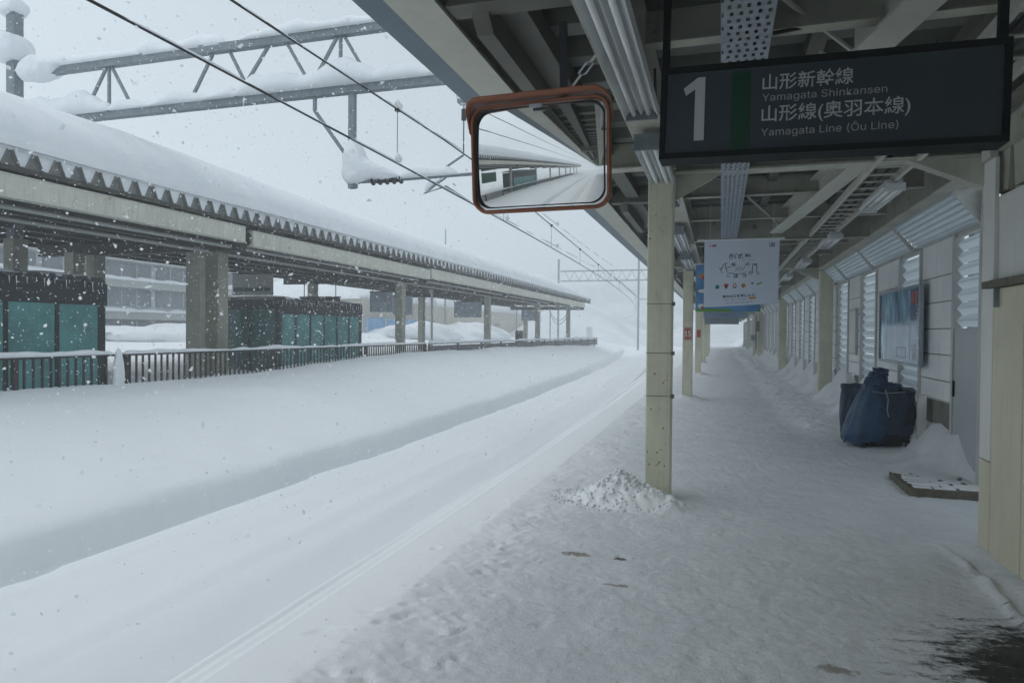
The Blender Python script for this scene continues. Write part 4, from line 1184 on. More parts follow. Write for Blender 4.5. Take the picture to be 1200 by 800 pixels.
MB().box(XW - 0.08, XW + 0.02, 8.0, 8.09, -0.05, 3.1).build('stud', M['stud'], ww, off=off)

MB().prism([(XW - 0.34, 3.12), (XW + 0.05, 3.12), (XW + 0.05, 2.74), (XW - 0.04, 2.74)], 1, 8.092, 8.098).build('end_plate', M['stud'], ww, off=off)
# notice on the third panel
nbz = thing('notice_board', 'narrow white framed notice board on a wall panel beyond the blue poster', 'notice board', (XW - 0.035, 15.3, 1.2))
MB().box(-0.012, 0.03, -0.36, 0.36, 0.0, 0.93).build('frame', M['stud'], nbz)
MB().box(-0.016, -0.0125, -0.31, 0.31, 0.05, 0.88).build('sheet', M['plate_white'], nbz)

# poster case
pc = thing('poster_case', 'large framed blue winter travel poster with vertical lettering on the wind wall', 'poster', (XW - 0.07, 11.3, 1.18))
PL, PH = 1.20, 1.10
f_ = MB()
f_.box(-0.05, 0.0, -PL, PL, 0, 0.035); f_.box(-0.05, 0.0, -PL, PL, PH - 0.035, PH)
f_.box(-0.05, 0.0, -PL, -PL + 0.05, 0.0352, PH - 0.0352); f_.box(-0.05, 0.0, PL - 0.05, PL, 0.0352, PH - 0.0352)
f_.build('frame', M['galv'], pc)
ps = MB().box(-0.035, -0.005, -PL + 0.051, PL - 0.051, 0.036, PH - 0.036).build('poster_sheet', M['poster'], pc)
MB().box(-0.038, -0.0355, -PL + 0.52, PL - 0.6, 0.05, PH * 0.55).build('pale_print', M['poster_pale'], ps)
MB().box(-0.038, -0.0355, -PL + 0.06, -PL + 0.50, PH * 0.56, PH - 0.045).build('navy_print', M['poster_navy'], ps)
MB().box(-0.038, -0.0355, -PL + 0.06, -PL + 0.50, 0.05, PH * 0.55).build('blue_print', M['poster_mid'], ps)
rd = MB()
for k in range(2):
    rd.box(-0.041, -0.0385, -PL + 0.14 + k * 0.17, -PL + 0.26 + k * 0.17, PH * 0.77, PH * 0.92)
rd.build('red_mark', M['red'], ps)
text('Crystal', M['ink_white'], ps, 0.30, 0.14, (-0.0392, -PL + 0.20, PH * 0.76), (0, 0, -1), (0, -1, 0), 'lettering')
text('SNOW', M['ink_white'], ps, 0.16, 0.20, (-0.0392, -PL + 0.17, PH * 0.48), (0, 0, -1), (0, -1, 0), 'lettering')
text('旅', M['ink_white'], ps, 0.22, 0.22, (-0.0392, -PL + 0.38, PH * 0.07), (0, -1, 0), (0, 0, 1), 'lettering')
for a in (0.72, 1.02):
    b_ = MB(); b_.box(-0.0395, -0.0382, -PL + a, -PL + a + 0.2, 0.10, 0.112); b_.box(-0.0395, -0.0382, -PL + a, -PL + a + 0.2, 0.24, 0.252)
    b_.box(-0.0395, -0.0382, -PL + a, -PL + a + 0.01, 0.1125, 0.2395); b_.box(-0.0395, -0.0382, -PL + a + 0.19, -PL + a + 0.2, 0.1125, 0.2395)
    b_.build('printed_box', M['ink_grey'], ps)

# ------------------------------------------------------------------ cabin in the right foreground
cbn = thing('platform_cabin', 'cream and white cabin wall with ledge in the right foreground', 'cabin', (1.83, 5.8, 0))
off = cbn.location
XC = 1.83
MB().box(XC + 0.03, 3.2, -3.0, 5.80, -0.1, 2.58).build('wall', M['cabin'], cbn, off=off)
MB().box(XC + 0.004, XC + 0.029, 5.60, 5.812, 0.712, 2.86).build('corner_trim', M['cabin'], cbn, off=off)
MB().box(XC + 0.004, XC + 0.029, 5.60, 5.812, -0.1, 0.70).build('corner_trim', M['cabin_cream'], cbn, off=off)
yy = 5.59
for k, w_ in enumerate((0.52, 0.62, 0.62, 0.62, 0.62)):
    MB().box(XC + 0.002, XC + 0.028, yy - w_ + 0.012, yy, -0.1, 1.93).build('door_panel', M['cabin_cream'], cbn, off=off, bevel=0.004); yy -= w_
MB().box(XC - 0.05, XC + 0.028, -3.0, 5.66, 1.935, 1.985).build('ledge', M['wood'], cbn, off=off)
MB().box(XC - 0.03, XC + 0.0285, 5.48, 5.50, 1.80, 1.93).build('hanger', M['galv_dark'], cbn, off=off)
pf = []
for k in range(30):
    pf += [(5.55 - k * 0.3, 2.60 ), (5.42 - k * 0.3, 2.60), (5.36 - k * 0.3, 2.60)]
zz = MB()
for k in range(18):
    yq = 5.78 - k * 0.30
    zz.prism([(yq, 3.105), (yq - 0.30, 3.105), (yq - 0.24, 2.62), (yq - 0.06, 2.62)], 0, XC + 0.06, XC + 0.10)
zz.box(XC + 0.101, XC + 0.12, -3, 5.79, 2.585, 3.107)
zz.box(XC + 0.121, 2.62, 5.77, 5.79, 2.585, 3.107)
zz.build('folded_fascia', M['beam'], cbn, off=off)
MB().box(XC - 0.02, XC + 0.055, -3, 5.62, 2.90, 3.06).build('fascia_rail', M['beam'], cbn, off=off)
MB().box(XC - 0.02, XC + 0.03, 5.63, 5.80, 2.87, 3.1).build('bracket', M['beam_pale'], cbn, off=off)

# step pallet by the door
pal = thing('wooden_pallet', 'low snow dusted wooden step pallet on the platform before the grey door', 'pallet', (2.19, 8.1, gz(2.1, 8.0) + 0.0))
for (ya_b) in (-0.36, 0.0, 0.36):
    MB().box(-0.33, 0.33, ya_b - 0.04, ya_b + 0.04, -0.03, 0.05).build('bearer', M['wood'], pal)
for k in range(8):
    y = -0.41 + k * 0.104
    MB().box(-0.33, 0.33, y, y + 0.086, 0.051, 0.078).build('slat', M['wood'], pal, bevel=0.004)
MB().box(-0.345, 0.345, -0.437, -0.415, -0.03, 0.075).build('edge_board', M['wood'], pal)
MB().box(-0.37, -0.346, -0.437, 0.43, -0.03, 0.075).build('edge_board', M['wood'], pal)
sn = MB()
rr = random.Random(4)
for k in range(8):
    y = -0.41 + k * 0.104
    a = -0.33 + rr.random() * 0.05
    while a < 0.32:
        b = min(0.33, a + 0.12 + rr.random() * 0.4)
        i0 = rr.uniform(0.0, 0.035); i1 = rr.uniform(0.0, 0.012)
        n_ = 6; lo, hi = [], []
        for q in range(n_ + 1):
            x = a + (b - a) * q / n_; e_ = 0.012 * rr.random()
            lo.append((x, y + i0 + e_, 0.0785)); hi.append((x, y + 0.086 - i1 - e_ * 0.5 + (0.018 if k < 7 else 0), 0.0785))
        vs = lo + hi + [(p[0], p[1] + 0.006, p[2] + 0.007) for p in lo] + [(p[0], p[1] - 0.004, p[2] + 0.007) for p in hi]
        m_q = n_ + 1; fs = []
        for q in range(n_):
            fs += [(q, q + 1, m_q + q + 1, m_q + q), (2 * m_q + q, 3 * m_q + q, 3 * m_q + q + 1, 2 * m_q + q + 1), (q, 2 * m_q + q, 2 * m_q + q + 1, q + 1), (m_q + q, m_q + q + 1, 3 * m_q + q + 1, 3 * m_q + q)]
        fs += [(0, m_q, 3 * m_q, 2 * m_q), (n_, 2 * m_q + n_, 3 * m_q + n_, m_q + n_)]
        sn.add(vs, fs); a = b + 0.006 + rr.random() * 0.05
sn.build('snow_dusting', M['snow_lump'], pal)

# ------------------------------------------------------------------ blue tarpaulin bags on a trolley
tq = thing('tarpaulin_trolley', 'small trolley bagged in crumpled dark blue tarpaulin, tied at the top, against the snow drift', 'covered trolley', (2.20, 11.0, gz(2.15, 10.9) - 0.005))
def bag(cx, cy, rx, ry, h, seed, shape='drum', n=72, m=44, mat='tarp', name='tarpaulin', zb=0.08, lean=(0, 0)):
    vs = []; fs = []
    rr = random.Random(seed)
    folds = [(rr.uniform(0, 2 * PI), rr.uniform(0.10, 0.28), rr.uniform(0.05, 0.13), rr.uniform(-0.5, 0.5)) for _ in range(13)]
    for j in range(m + 1):
        t = j / m
        if shape == 'bell':
            pr0 = 1.0 - 0.62 * t ** 1.5 + 0.10 * math.sin(t * PI) - 0.10 * max(0, 0.12 - t) / 0.12
            if t > 0.94: pr0 *= max(0.05, 1 - (t - 0.94) / 0.06)
        else:
            pr0 = 0.93 + 0.10 * math.sin(t * 2.6 + 0.3)
            if 0.80 < t < 0.86: pr0 += 0.05
            if t >= 0.86: pr0 = (pr0 + 0.02) * max(0.03, 1 - ((t - 0.86) / 0.14) ** 1.6)
        for i in range(n):
            a = 2 * PI * i / n
            ca, sa = math.cos(a), math.sin(a)
            e_ = 0.80
            sx_ = math.copysign(abs(ca) ** e_, ca); sy_ = math.copysign(abs(sa) ** e_, sa)
            wr = 0.0
            for (fa, fw_, fd, tw) in folds:
                da = (a - fa - tw * t + PI) % (2 * PI) - PI
                wr -= fd * math.exp(-(da / fw_) ** 2) * (0.35 + 0.65 * (t if shape == 'bell' else abs(t - 0.4) * 1.6))
            wr += 0.10 * float(fbm(np.array([ca * 2.1 + seed + 5]), np.array([sa * 2.1 + t * 3.4]), 4)[0])
            r = pr0 * (1 + wr)
            zt = zb + (h - zb) * (t if shape == 'bell' else min(1.0, t / 0.88) + 0.02 * max(0, t - 0.88))
            zt += 0.05 * float(fbm(np.array([ca * 1.6 + seed]), np.array([sa * 1.6 + 2.0]), 3)[0])
            if j == 0: zt += 0.03 * math.sin(a * 5 + seed)
            vs.append((cx + rx * r * sx_ + lean[0] * t, cy + ry * r * sy_ + lean[1] * t, zt))
    for j in range(m):
        for i in range(n):
            fs.append((j * n + i, j * n + (i + 1) % n, (j + 1) * n + (i + 1) % n, (j + 1) * n + i))
    fs.append(tuple(reversed(range(n)))); fs.append(tuple(m * n + i for i in range(n)))
    return MB().add(vs, fs).build(name, M[mat], tq, smooth=True)
bag(0.15, 0.02, 0.31, 0.30, 0.84, 3, 'drum', mat='tarp_dark', zb=0.17)
bag(-0.22, -0.12, 0.28, 0.27, 1.0, 8, 'bell', zb=0.07, lean=(0.15, 0.02))
bag(-0.27, 0.22, 0.20, 0.18, 0.86, 5, 'drum', mat='tarp_dark', zb=0.06)
k_ = blob((-0.05, -0.12, 0.93), 0.16, 0.15, 0.13, M['tarp'], 'knotted_top', tq, 3, 0.26, 3.0)
blob((-0.02, -0.10, 1.04), 0.11, 0.10, 0.085, M['tarp'], 'knotted_top', tq, 5, 0.3, 3.0)
blob((0.12, -0.18, 0.86), 0.13, 0.10, 0.06, M['tarp'], 'knotted_top', tq, 9, 0.3, 3.0)
MB().tube([(0.02, -0.30, 0.83), (0.05, -0.345, 0.70), (0.04, -0.34, 0.55), (0.06, -0.34, 0.45)], 0.007, 6).build('cord', M['galv'], tq)
MB().tube([(-0.15, -0.29, 0.80), (0.02, -0.31, 0.78), (0.20, -0.31, 0.80), (0.36, -0.2, 0.80)], 0.006, 6).build('cord', M['galv'], tq)
for (x, yv) in ((-0.25, -0.26), (0.30, -0.28), (0.30, 0.22), (-0.25, 0.22)):
    wmesh = MB()
    wmesh.tube([(x - 0.03, yv, 0.075), (x + 0.03, yv, 0.075)], 0.075, 14)
    wh = wmesh.build('wheel', M['rubber'], tq)
    MB().tube([(x - 0.034, yv, 0.075), (x + 0.034, yv, 0.075)], 0.035, 10).build('hub', M['galv'], wh)
MB().box(-0.38, 0.38, -0.25, 0.26, 0.05, 0.17).build('base_frame', M['black'], tq)

# ------------------------------------------------------------------ shovelled snow lumps round the nearest post
rr = random.Random(9)
lm = MB()
for k in range(800):
    a = rr.random() * 2 * PI; r = rr.random() ** 0.6 * 0.62
    x, yv = -0.95 + r * math.cos(a) * 1.05, 6.55 + r * math.sin(a) * 0.75
    if abs(x + 0.565) < 0.13 and abs(yv - 6.78) < 0.14: continue
    s = rr.uniform(0.005, 0.024) * (1.2 - r)
    z = gz(x, yv) + s * 0.3
    vs = []
    for (dx, dy, dz) in ((1, 0, 0), (-1, 0, 0), (0, 1, 0), (0, -1, 0), (0, 0, 1), (0, 0, -1), (.7, .7, .3), (-.7, .6, .3), (.6, -.7, .35), (-.6, -.7, .3)):
        q = s * rr.uniform(0.7, 1.35); vs.append((x + dx * q, yv + dy * q, z + dz * q * 0.85))
    lm.add(vs, [(4, 6, 7), (4, 7, 9), (4, 9, 8), (4, 8, 6), (0, 2, 6), (2, 7, 6), (2, 1, 7), (1, 9, 7), (1, 3, 9), (3, 8, 9), (3, 0, 8), (0, 6, 8), (5, 2, 0), (5, 1, 2), (5, 3, 1), (5, 0, 3)])
for k in range(2600):
    m_c = rr.random()
    if m_c < 0.45: x, yv = -1.55 + rr.gauss(0, 0.35), 2.5 + 9 * rr.random() ** 1.4
    elif m_c < 0.75: x, yv = rr.uniform(-1.3, 1.8), 2.5 + 8 * rr.random() ** 1.3
    else: x, yv = 1.65 + rr.gauss(0, 0.3), rr.uniform(5.9, 16)
    s = 0.003 + 0.008 * rr.random() ** 3
    z = gzq(x, yv)
    if z is None: continue
    a0 = rr.random() * PI
    vs = [(x + s * rr.uniform(.7, 1.4) * math.cos(a0 + q * PI / 2), yv + s * rr.uniform(.7, 1.4) * math.sin(a0 + q * PI / 2), z - s * 0.3) for q in range(4)]
    vs.append((x, yv, z + s * rr.uniform(0.6, 1.2)))
    lm.add(vs, [(0, 1, 4), (1, 2, 4), (2, 3, 4), (3, 0, 4)])
tag(lm.build('snow_crumbs', M['snow'], smooth=True), 'loose lumps of snow shovelled round the nearest post and kicked about the platform', 'snow', kind='stuff')

# ------------------------------------------------------------------ the opposite canopy
opp = thing('opposite_canopy', 'long snow laden canopy with saw tooth folded roof edge over the far platform', 'canopy', (-14, 14, 0))
off = opp.location
OX0, OX1, OY0, OY1 = -18.8, -11.55, -112.0, 62.5
pitch = 0.43
prof = []
y = OY0
while y < OY1:
    prof += [(y, 4.36), (y + 0.06, 4.36), (y + 0.19, 4.66), (y + 0.25, 4.66), (y + 0.38, 4.36)]; y += pitch
MB().sheet(prof, 0, OX0, OX1, 0.012, (0, 1)).build('folded_roof', M['opp_roof'], opp, off=off)
# closure: the flank under the teeth
cl = MB()
y = OY0
while y < OY1:
    cl.prism([(y + 0.03, 4.365), (y + 0.41, 4.365), (y + 0.26, 4.655), (y + 0.18, 4.655)], 0, OX1 - 0.10, OX1 - 0.09); y += pitch
cl.build('end_closure', M['opp_roof'], opp, off=off)
MB().box(OX1 - 0.06, OX1 + 0.005, OY0, OY1, 4.27, 4.352).build('roof_edge_angle', M['opp_under'], opp, off=off)
# snow layer, rounded at the edge
ny = 420
ay = np.linspace(OY0 - 0.05, OY1 + 0.15, ny)
us = np.array([0, 0.03, 0.07, 0.13, 0.22, 0.36, 0.55, 0.8, 1.1, 1.5, 2.2, 3.6, 5.2, 6.6, 7.2, 7.5])
US, AY = np.meshgrid(us, ay, indexing='ij')
sxx = OX1 + 0.10 - US
bul = 0.10 * fbm(AY * 0.25, AY * 0 + 2.2, 3)
hh = (1.15 + 0.24 * sstep(26, 10, AY) + 0.16 * fbm(AY * 0.10, US * 0.5, 3)) * np.power(np.clip(US / 1.5, 0, 1), 0.42)
hh = hh * (1 - 0.65 * sstep(6.3, 7.5, US)) * (1 - 0.45 * sstep(50, 62, AY))
endr = np.sqrt(np.clip((OY1 + 0.16 - AY) / 1.2, 0, 1))
zz_ = 4.655 + hh * (0.35 + 0.65 * endr) + 0.03 * fbm(US * 2, AY * 1.2, 3) * np.clip(US * 3, 0, 1)
# the lower lip sags a little into the valleys between teeth
topv = np.stack([(sxx + bul * np.clip(1 - US, 0, 1)).ravel(), AY.ravel(), zz_.ravel()], 1)
bot = np.stack([(sxx - 0.02 - 0.12 * np.clip(1 - US * 2, 0, 1)).ravel(), AY.ravel(), np.full(AY.size, 4.60) - 0.0], 1)
tooth = (4.62 + 0.0 * AY).ravel()
bot[:, 2] = tooth
nq = grid_quads(len(us), ny)
NV = len(topv)
side = np.array([[j, j + 1, NV + j + 1, NV + j] for j in range(ny - 1)])
endq = np.array([[i * ny + ny - 1, (i + 1) * ny + ny - 1, NV + (i + 1) * ny + ny - 1, NV + i * ny + ny - 1] for i in range(len(us) - 1)])
sn_o = numpy_mesh('snow_layer', np.concatenate([topv, bot]) - np.array(off), np.concatenate([nq[:, ::-1], nq + NV, side, endq]), M['snow'], parent=opp)
# snow packed in the valleys of the folded roof, flush with its edge
vy = MB(); y = OY0
while y < OY1:
    vy.prism([(y + 0.45 - 0.065, 4.375), (y + 0.45 + 0.035, 4.375), (y + 0.45 + 0.165, 4.665), (y + 0.45 - 0.195, 4.665)], 0, OX1 - 2.0, OX1 - 0.03); y += pitch
vy.build('snow_infill', M['snow'], opp, off=off)
# fascia girder in lengths
segs = [(-112, -99.6), (-99.5, -88.2), (-88.1, -76.8), (-76.7, -65.4), (-65.3, -54), (-53.9, -42.6), (-42.5, -31), (-30.9, -19.6), (-19.5, -8.3), (-8.2, 3.2), (3.3, 14.55), (14.85, 26.0), (26.15, 37.5), (37.6, 48.8), (48.9, 59.5)]
for i, (a, b) in enumerate(segs):
    dz = -0.06 if i in (11,) else 0.0
    MB().box(OX1 - 0.02, OX1 + 0.04, a, b, 3.82 + dz, 4.18 + dz).build('fascia_girder', M['opp_beam'], opp, off=off)
    f2 = MB(); f2.box(OX1 - 0.16, OX1 + 0.06, a, b, 3.795 + dz, 3.818 + dz); f2.box(OX1 - 0.16, OX1 + 0.055, a, b, 4.182 + dz, 4.20 + dz)
    f2.build('girder_flange', M['opp_beam'], opp, off=off)
# underside
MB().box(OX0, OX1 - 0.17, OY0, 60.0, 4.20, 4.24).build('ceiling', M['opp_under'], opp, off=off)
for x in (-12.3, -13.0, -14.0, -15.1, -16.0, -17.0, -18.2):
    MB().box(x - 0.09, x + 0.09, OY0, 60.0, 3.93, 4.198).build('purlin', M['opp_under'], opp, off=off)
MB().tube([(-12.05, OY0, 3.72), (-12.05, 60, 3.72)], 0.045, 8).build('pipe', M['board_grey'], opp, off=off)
MB().tube([(-12.75, OY0, 3.62), (-12.75, 60, 3.62)], 0.04, 8).build('pipe', M['board_grey'], opp, off=off)
for k in range(-6, 9):
    yb = 14.75 + 11.4 * (k - 4)
    if yb < OY1:
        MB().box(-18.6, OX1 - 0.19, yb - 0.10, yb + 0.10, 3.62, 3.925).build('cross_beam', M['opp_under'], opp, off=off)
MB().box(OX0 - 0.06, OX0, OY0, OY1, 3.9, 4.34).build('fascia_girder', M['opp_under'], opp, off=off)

GC = 'columns under the opposite canopy'
col0 = thing('canopy_column', 'stout cream double column under the opposite canopy, left of the second green shelter', 'column', (-13.0, 14.8, 0), GC)
c_ = MB(); c_.box(-0.43, 0.03, -0.17, 0.17, -0.2, 3.62)
c_.build('shaft', M['opp_post'], col0, bevel=0.01)
MB().box(0.034, 0.43, 0.02, 0.40, -0.2, 3.62).build('rear_shaft', M['opp_post_brown'], col0)
c1 = thing('canopy_column', 'cream column of the front row right of the second green shelter', 'column', (-13.0, 26.3, 0), GC)
MB().box(-0.16, 0.16, -0.17, 0.17, -0.2, 3.62).build('shaft', M['opp_post'], c1, bevel=0.01)
FR = {37.6: 'cream column in the middle of the opposite canopy front row beside a blue grey board', 49.0: 'cream front row column, second from the far end of the opposite canopy', 59.6: 'last cream front row column at the far end of the opposite canopy'}
for yv, lb in FR.items(): again(c1, (-13.0, yv, 0), lb)
again(c1, (-15.4, 11.6, 0), 'cream column behind the first green shelter, at the left edge')
again(c1, (-16.6, 14.1, 0), 'left one of the twin cream columns between the two green shelters')
again(c1, (-16.6, 14.75, 0), 'right one of the twin cream columns between the two green shelters')
again(c1, (-17.0, 25.9, 0), 'rear cream column above the second green shelter')
again(c1, (-17.0, 37.2, 0), 'rear cream column just right of two blue grey hanging boards')
again(c1, (-17.0, 59.8, 0), 'rear cream column behind the farthest blue grey board')
for yv in (3.4, -8.0, -19.4, -30.8, -42.2, -53.6, -65.0, -76.4, -87.8, -99.2):
    again(c1, (-13.0, yv, 0), 'column of the opposite canopy seen only in the convex mirror')

# shelters on the opposite platform
GS = 'green glazed shelters on the opposite platform'
def make_shelter(label, y0_, y1_, x0_, x1_, h, nf, ne, endlabel=True):
    t = thing('waiting_shelter', label, 'shelter', (x1_, y0_, 0), GS); o_ = t.location
    fw = 0.09
    gl = 2.10
    # front (towards the track, +x)
    stp = (y1_ - y0_ - fw) / nf
    for k in range(nf):
        a = y0_ + fw / 2 + k * stp
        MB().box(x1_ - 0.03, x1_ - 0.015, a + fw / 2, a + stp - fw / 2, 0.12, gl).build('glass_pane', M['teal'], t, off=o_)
    fm = MB()
    for k in range(nf + 1):
        a = y0_ + fw / 2 + k * stp
        w2_ = fw if k in (0, nf) else fw / 2
        fm.box(x1_ - 0.06, x1_, a - w2_, a + w2_, 0, gl)
    fm.box(x1_ - 0.06, x1_ + 0.002, y0_ - 0.05, y1_ + 0.09, gl + 0.001, h)
    fm.build('front_frame', M['shelter'], t, off=o_)
    # near end (towards the camera, -y)
    stp = (x1_ - x0_ - 0.06) / ne
    em = MB()
    for k in range(ne):
        a = x0_ + k * stp
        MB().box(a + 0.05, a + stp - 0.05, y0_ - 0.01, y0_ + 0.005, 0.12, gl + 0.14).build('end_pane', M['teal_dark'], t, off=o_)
    for k in range(ne + 1):
        a = x0_ + k * stp
        em.box(a - 0.05, a + 0.05, y0_ - 0.045, y0_ + 0.02, 0, gl + 0.15)
    em.box(x0_ - 0.05, x1_ - 0.065, y0_ - 0.046, y0_ + 0.02, gl + 0.151, h + 0.02)
    em.box(x1_ - 0.062, x1_ + 0.003, y0_ - 0.046, y0_ - 0.0505, 0, h)
    em.build('end_frame', M['shelter'], t, off=o_)
    bk_ = MB(); bk_.box(x0_ - 0.05, x0_, y0_ + 0.021, y1_, 0, h - 0.1); bk_.box(x0_, x1_ - 0.061, y1_ + 0.03, y1_ + 0.09, 0, h - 0.1)
    bk_.build('back_wall', M['shelter'], t, off=o_)
    # folded roof showing its teeth, with snow
    rp = []; y = y0_
    while y < y1_: rp += [(y, h + 0.005), (y + 0.05, h + 0.005), (y + 0.15, h + 0.12), (y + 0.22, h + 0.12), (y + 0.32, h + 0.005)]; y += 0.36
    MB().sheet(rp, 0, x0_ - 0.1, x1_ + 0.06, 0.01, (0, 1)).build('folded_roof', M['galv_dark'], t, off=o_)
    snow_strip(((x0_ + x1_) / 2, y0_ + 0.1, h + 0.10), ((x0_ + x1_) / 2, y1_, h + 0.10), (x1_ - x0_) * 0.98, 0.09, None, 3, 0.3, t, 'snow_cap').location = -o_
    ic = MB(); rr = random.Random(int(y0_ * 7))
    y = y0_ + 0.1
    while y < y1_:
        l_ = rr.uniform(0.03, 0.20); ic.tube([(x1_ + 0.05, y, h + 0.02), (x1_ + 0.05, y + 0.005, h - l_)], [0.012, 0.001], 5); y += rr.uniform(0.06, 0.3)
    ic.build('icicle_fringe', M['snow'], t, off=o_)
    return t
make_shelter('green glazed dark framed shelter at the left edge behind the fence', 6.4, 11.75, -15.0, -13.0, 2.58, 5, 2)
make_shelter('green glazed dark framed shelter with icicles right of the stout double column', 18.0, 23.0, -15.1, -13.0, 2.48, 6, 2)
make_shelter('dark framed green shelter beyond the left edge, visible in the convex mirror', -31.0, -20.5, -15.0, -13.1, 3.0, 9, 2)
# boards hanging under the opposite canopy
GH = 'boards hanging under the opposite canopy'
def hang_board(label, x, yv, wd, z0, z1, mat, stripe=None, rz=0.0):
    t = thing('hanging_board', label, 'sign board', (x, yv, z0), GH, rz)
    MB().box(-wd / 2, wd / 2, -0.04, 0.04, 0, z1 - z0).build('board', mat, t)
    f_ = MB(); f_.box(-wd / 2 - 0.03, wd / 2 + 0.03, -0.05, 0.05, z1 - z0 + 0.001, z1 - z0 + 0.04); f_.build('top_frame', M['opp_under'], t)
    if stripe:
        MB().box(-wd / 2 + 0.05, wd / 2 - 0.05, -0.0445, -0.0405, (z1 - z0) * 0.18, (z1 - z0) * 0.36).build('stripe', stripe, t)
    for s in (-1, 1):
        MB().tube([(s * wd * 0.4, 0, z1 - z0 + 0.04), (s * wd * 0.4, 0, 3.93 - z0)], 0.02, 6).build('hanger', M['opp_under'], t)
    return t
h0 = hang_board('grey station name board with dark green stripe above the second shelter', -14.9, 19.2, 1.55, 2.74, 3.44, M['board_grey'], M['board_green'])
hang_board('blue grey board hanging left of the front column beyond the second shelter', -14.8, 28.0, 1.12, 2.45, 3.36, M['board_blue'])
hang_board('blue grey board hanging just right of the front column beyond the second shelter', -15.3, 31.2, 1.05, 2.40, 3.36, M['board_blue'])
hang_board('wide blue grey board hanging left of the middle column', -14.6, 38.6, 1.75, 2.45, 3.38, M['board_blue'])
hang_board('small blue grey board hanging left of the far columns', -14.6, 52.3, 1.25, 2.5, 3.38, M['board_blue'])
hang_board('dark little hanging board above the right end of the second shelter', -16.2, 25.2, 1.9, 2.62, 2.98, M['steel_dark'])  # plain board in place of an unidentified gabled shape
hang_board('dark green name board visible in the convex mirror', -12.9, -13.4, 3.2, 2.05, 3.05, M['board_green'], rz=RAD(90))
tag(MB().box(-14.9, -14.8, 17.3, 17.4, 0, 3.9).build('dark_pole', M['steel_dark']), 'thin dark pole beside the grey station name board', 'pole')
tag(MB().tube([(-15.2, 34.6, 0), (-15.2, 34.6, 3.9)], 0.07, 8).build('downpipe', M['white_metal']), 'thin white downpipe under the opposite canopy by the wide board', 'pipe')
# red box low by a rear column
ex = thing('extinguisher_box', 'small red brown box at the foot of a far column on the opposite platform', 'box', (-13.6, 46.2, 0.8))
MB().box(-0.25, 0.25, -0.15, 0.15, 0, 0.9).build('housing', M['ink_brown'], ex); MB().box(-0.2, 0.2, -0.16, -0.1505, 0.1, 0.8).build('lid', M['steel_dark'], ex)

# ------------------------------------------------------------------ railings of the opposite platform
GFN = 'railings along the opposite platform'
def railing(label, y0_, y1_, mat, bars, post_step, snow_h, thin=False):
    t = thing('railing', label, 'railing', (-11.5, y0_, 0), GFN); o_ = t.location
    MB().box(-11.53, -11.47, y0_, y1_, 1.05, 1.10).build('top_rail', mat, t, off=o_)
    MB().box(-11.52, -11.48, y0_, y1_, 0.18, 0.22).build('bottom_rail', mat, t, off=o_)
    if bars:
        b = MB(); y = y0_ + 0.15
        while y < y1_ - 0.1:
            b.box(-11.515, -11.485, y - 0.017, y + 0.017, 0.221, 1.049); y += bars
        b.build('balusters', mat, t, off=o_)
    else:
        b = MB()
        b.box(-11.51, -11.49, y0_, y1_, 0.45, 1.0)
        b.build('mesh_infill', mat, t, off=o_)
    y = y0_ + 0.04
    while y <= y1_ + 0.05:
        yy = min(y, y1_ - 0.04)
        MB().box(-11.545, -11.455, yy - 0.04, yy + 0.04, 0.0, 1.048).build('post', mat, t, off=o_); y += post_step
    snow_strip((-11.5, y0_ - 0.03, 1.10), (-11.5, y1_ + 0.03, 1.10), 0.13, snow_h, None, int(abs(y0_)), 0.15, t, 'snow_cap').location = -o_
    return t
railing('dark brown vertical bar railing at the left edge, capped with snow', -75, 10.62, M['fence'], 0.165, 3.8, 0.075)
railing('dark brown vertical bar railing in front of the stout column, its end round with snow', 10.86, 25.6, M['fence'], 0.165, 4.9, 0.075)
railing('grey low railing with posts running to the far end of the opposite platform', 25.9, 66, M['fence_grey'], None, 3.2, 0.10)
blob((-11.5, 10.74, 0.62), 0.07, 0.13, 0.56, M['snow'], 'snow_lump', None, 2, 0.06)
tag(bpy.data.objects['snow_lump'], 'snow stuck in the narrow gap between the two dark railings', 'snow')

# ------------------------------------------------------------------ catenary gantries and wires
def gantry(label, Yg, xl, xr, zt, zb, mast_l, mast_r, sc=1.0, mat='galv_dark', bays=None, snow=True):
    t = thing('catenary_gantry', label, 'gantry', (mast_l, Yg, 0)); o_ = t.location
    for x in (mast_l, mast_r):
        MB().box(x - 0.12 * sc, x + 0.12 * sc, Yg - 0.12 * sc, Yg + 0.12 * sc, -0.5, zt + 1.55).build('mast', M[mat], t, off=o_)
    MB().bar((xl, Yg, zt), (xr, Yg, zt - 0.0), 0.16 * sc, 0.17 * sc).build('top_chord', M[mat], t, off=o_)
    MB().bar((xl, Yg, zb), (xr, Yg, zb - 0.0), 0.16 * sc, 0.16 * sc).build('bottom_chord', M[mat], t, off=o_)
    for (a, za, b, zb2) in bays:
        MB().bar((a, Yg, za), (b, Yg, zb2), 0.055 * sc, 0.055 * sc, (0, 1, 0)).build('lattice_bar', M[mat], t, off=o_)
    return t
YG = 12.0
ZT, ZB = 7.50, 6.35
bars_ = []
for xc in (-13.2, -10.2, -7.35, -4.3, -1.4):
    if xc in (-13.2, -7.35, -1.4):
        bars_ += [(xc, ZT - 0.09, xc - 0.62, ZB + 0.30 - 0.2), (xc + 0.08, ZT - 0.09, xc + 0.08, ZB + 0.09), (xc + 0.16, ZT - 0.09, xc + 0.75, ZB + 0.10)]
    else:
        bars_ += [(xc - 0.12, ZT - 0.09, xc - 0.72, ZB + 0.09), (xc + 0.3, ZT - 0.09, xc + 0.85, ZB + 0.09)]
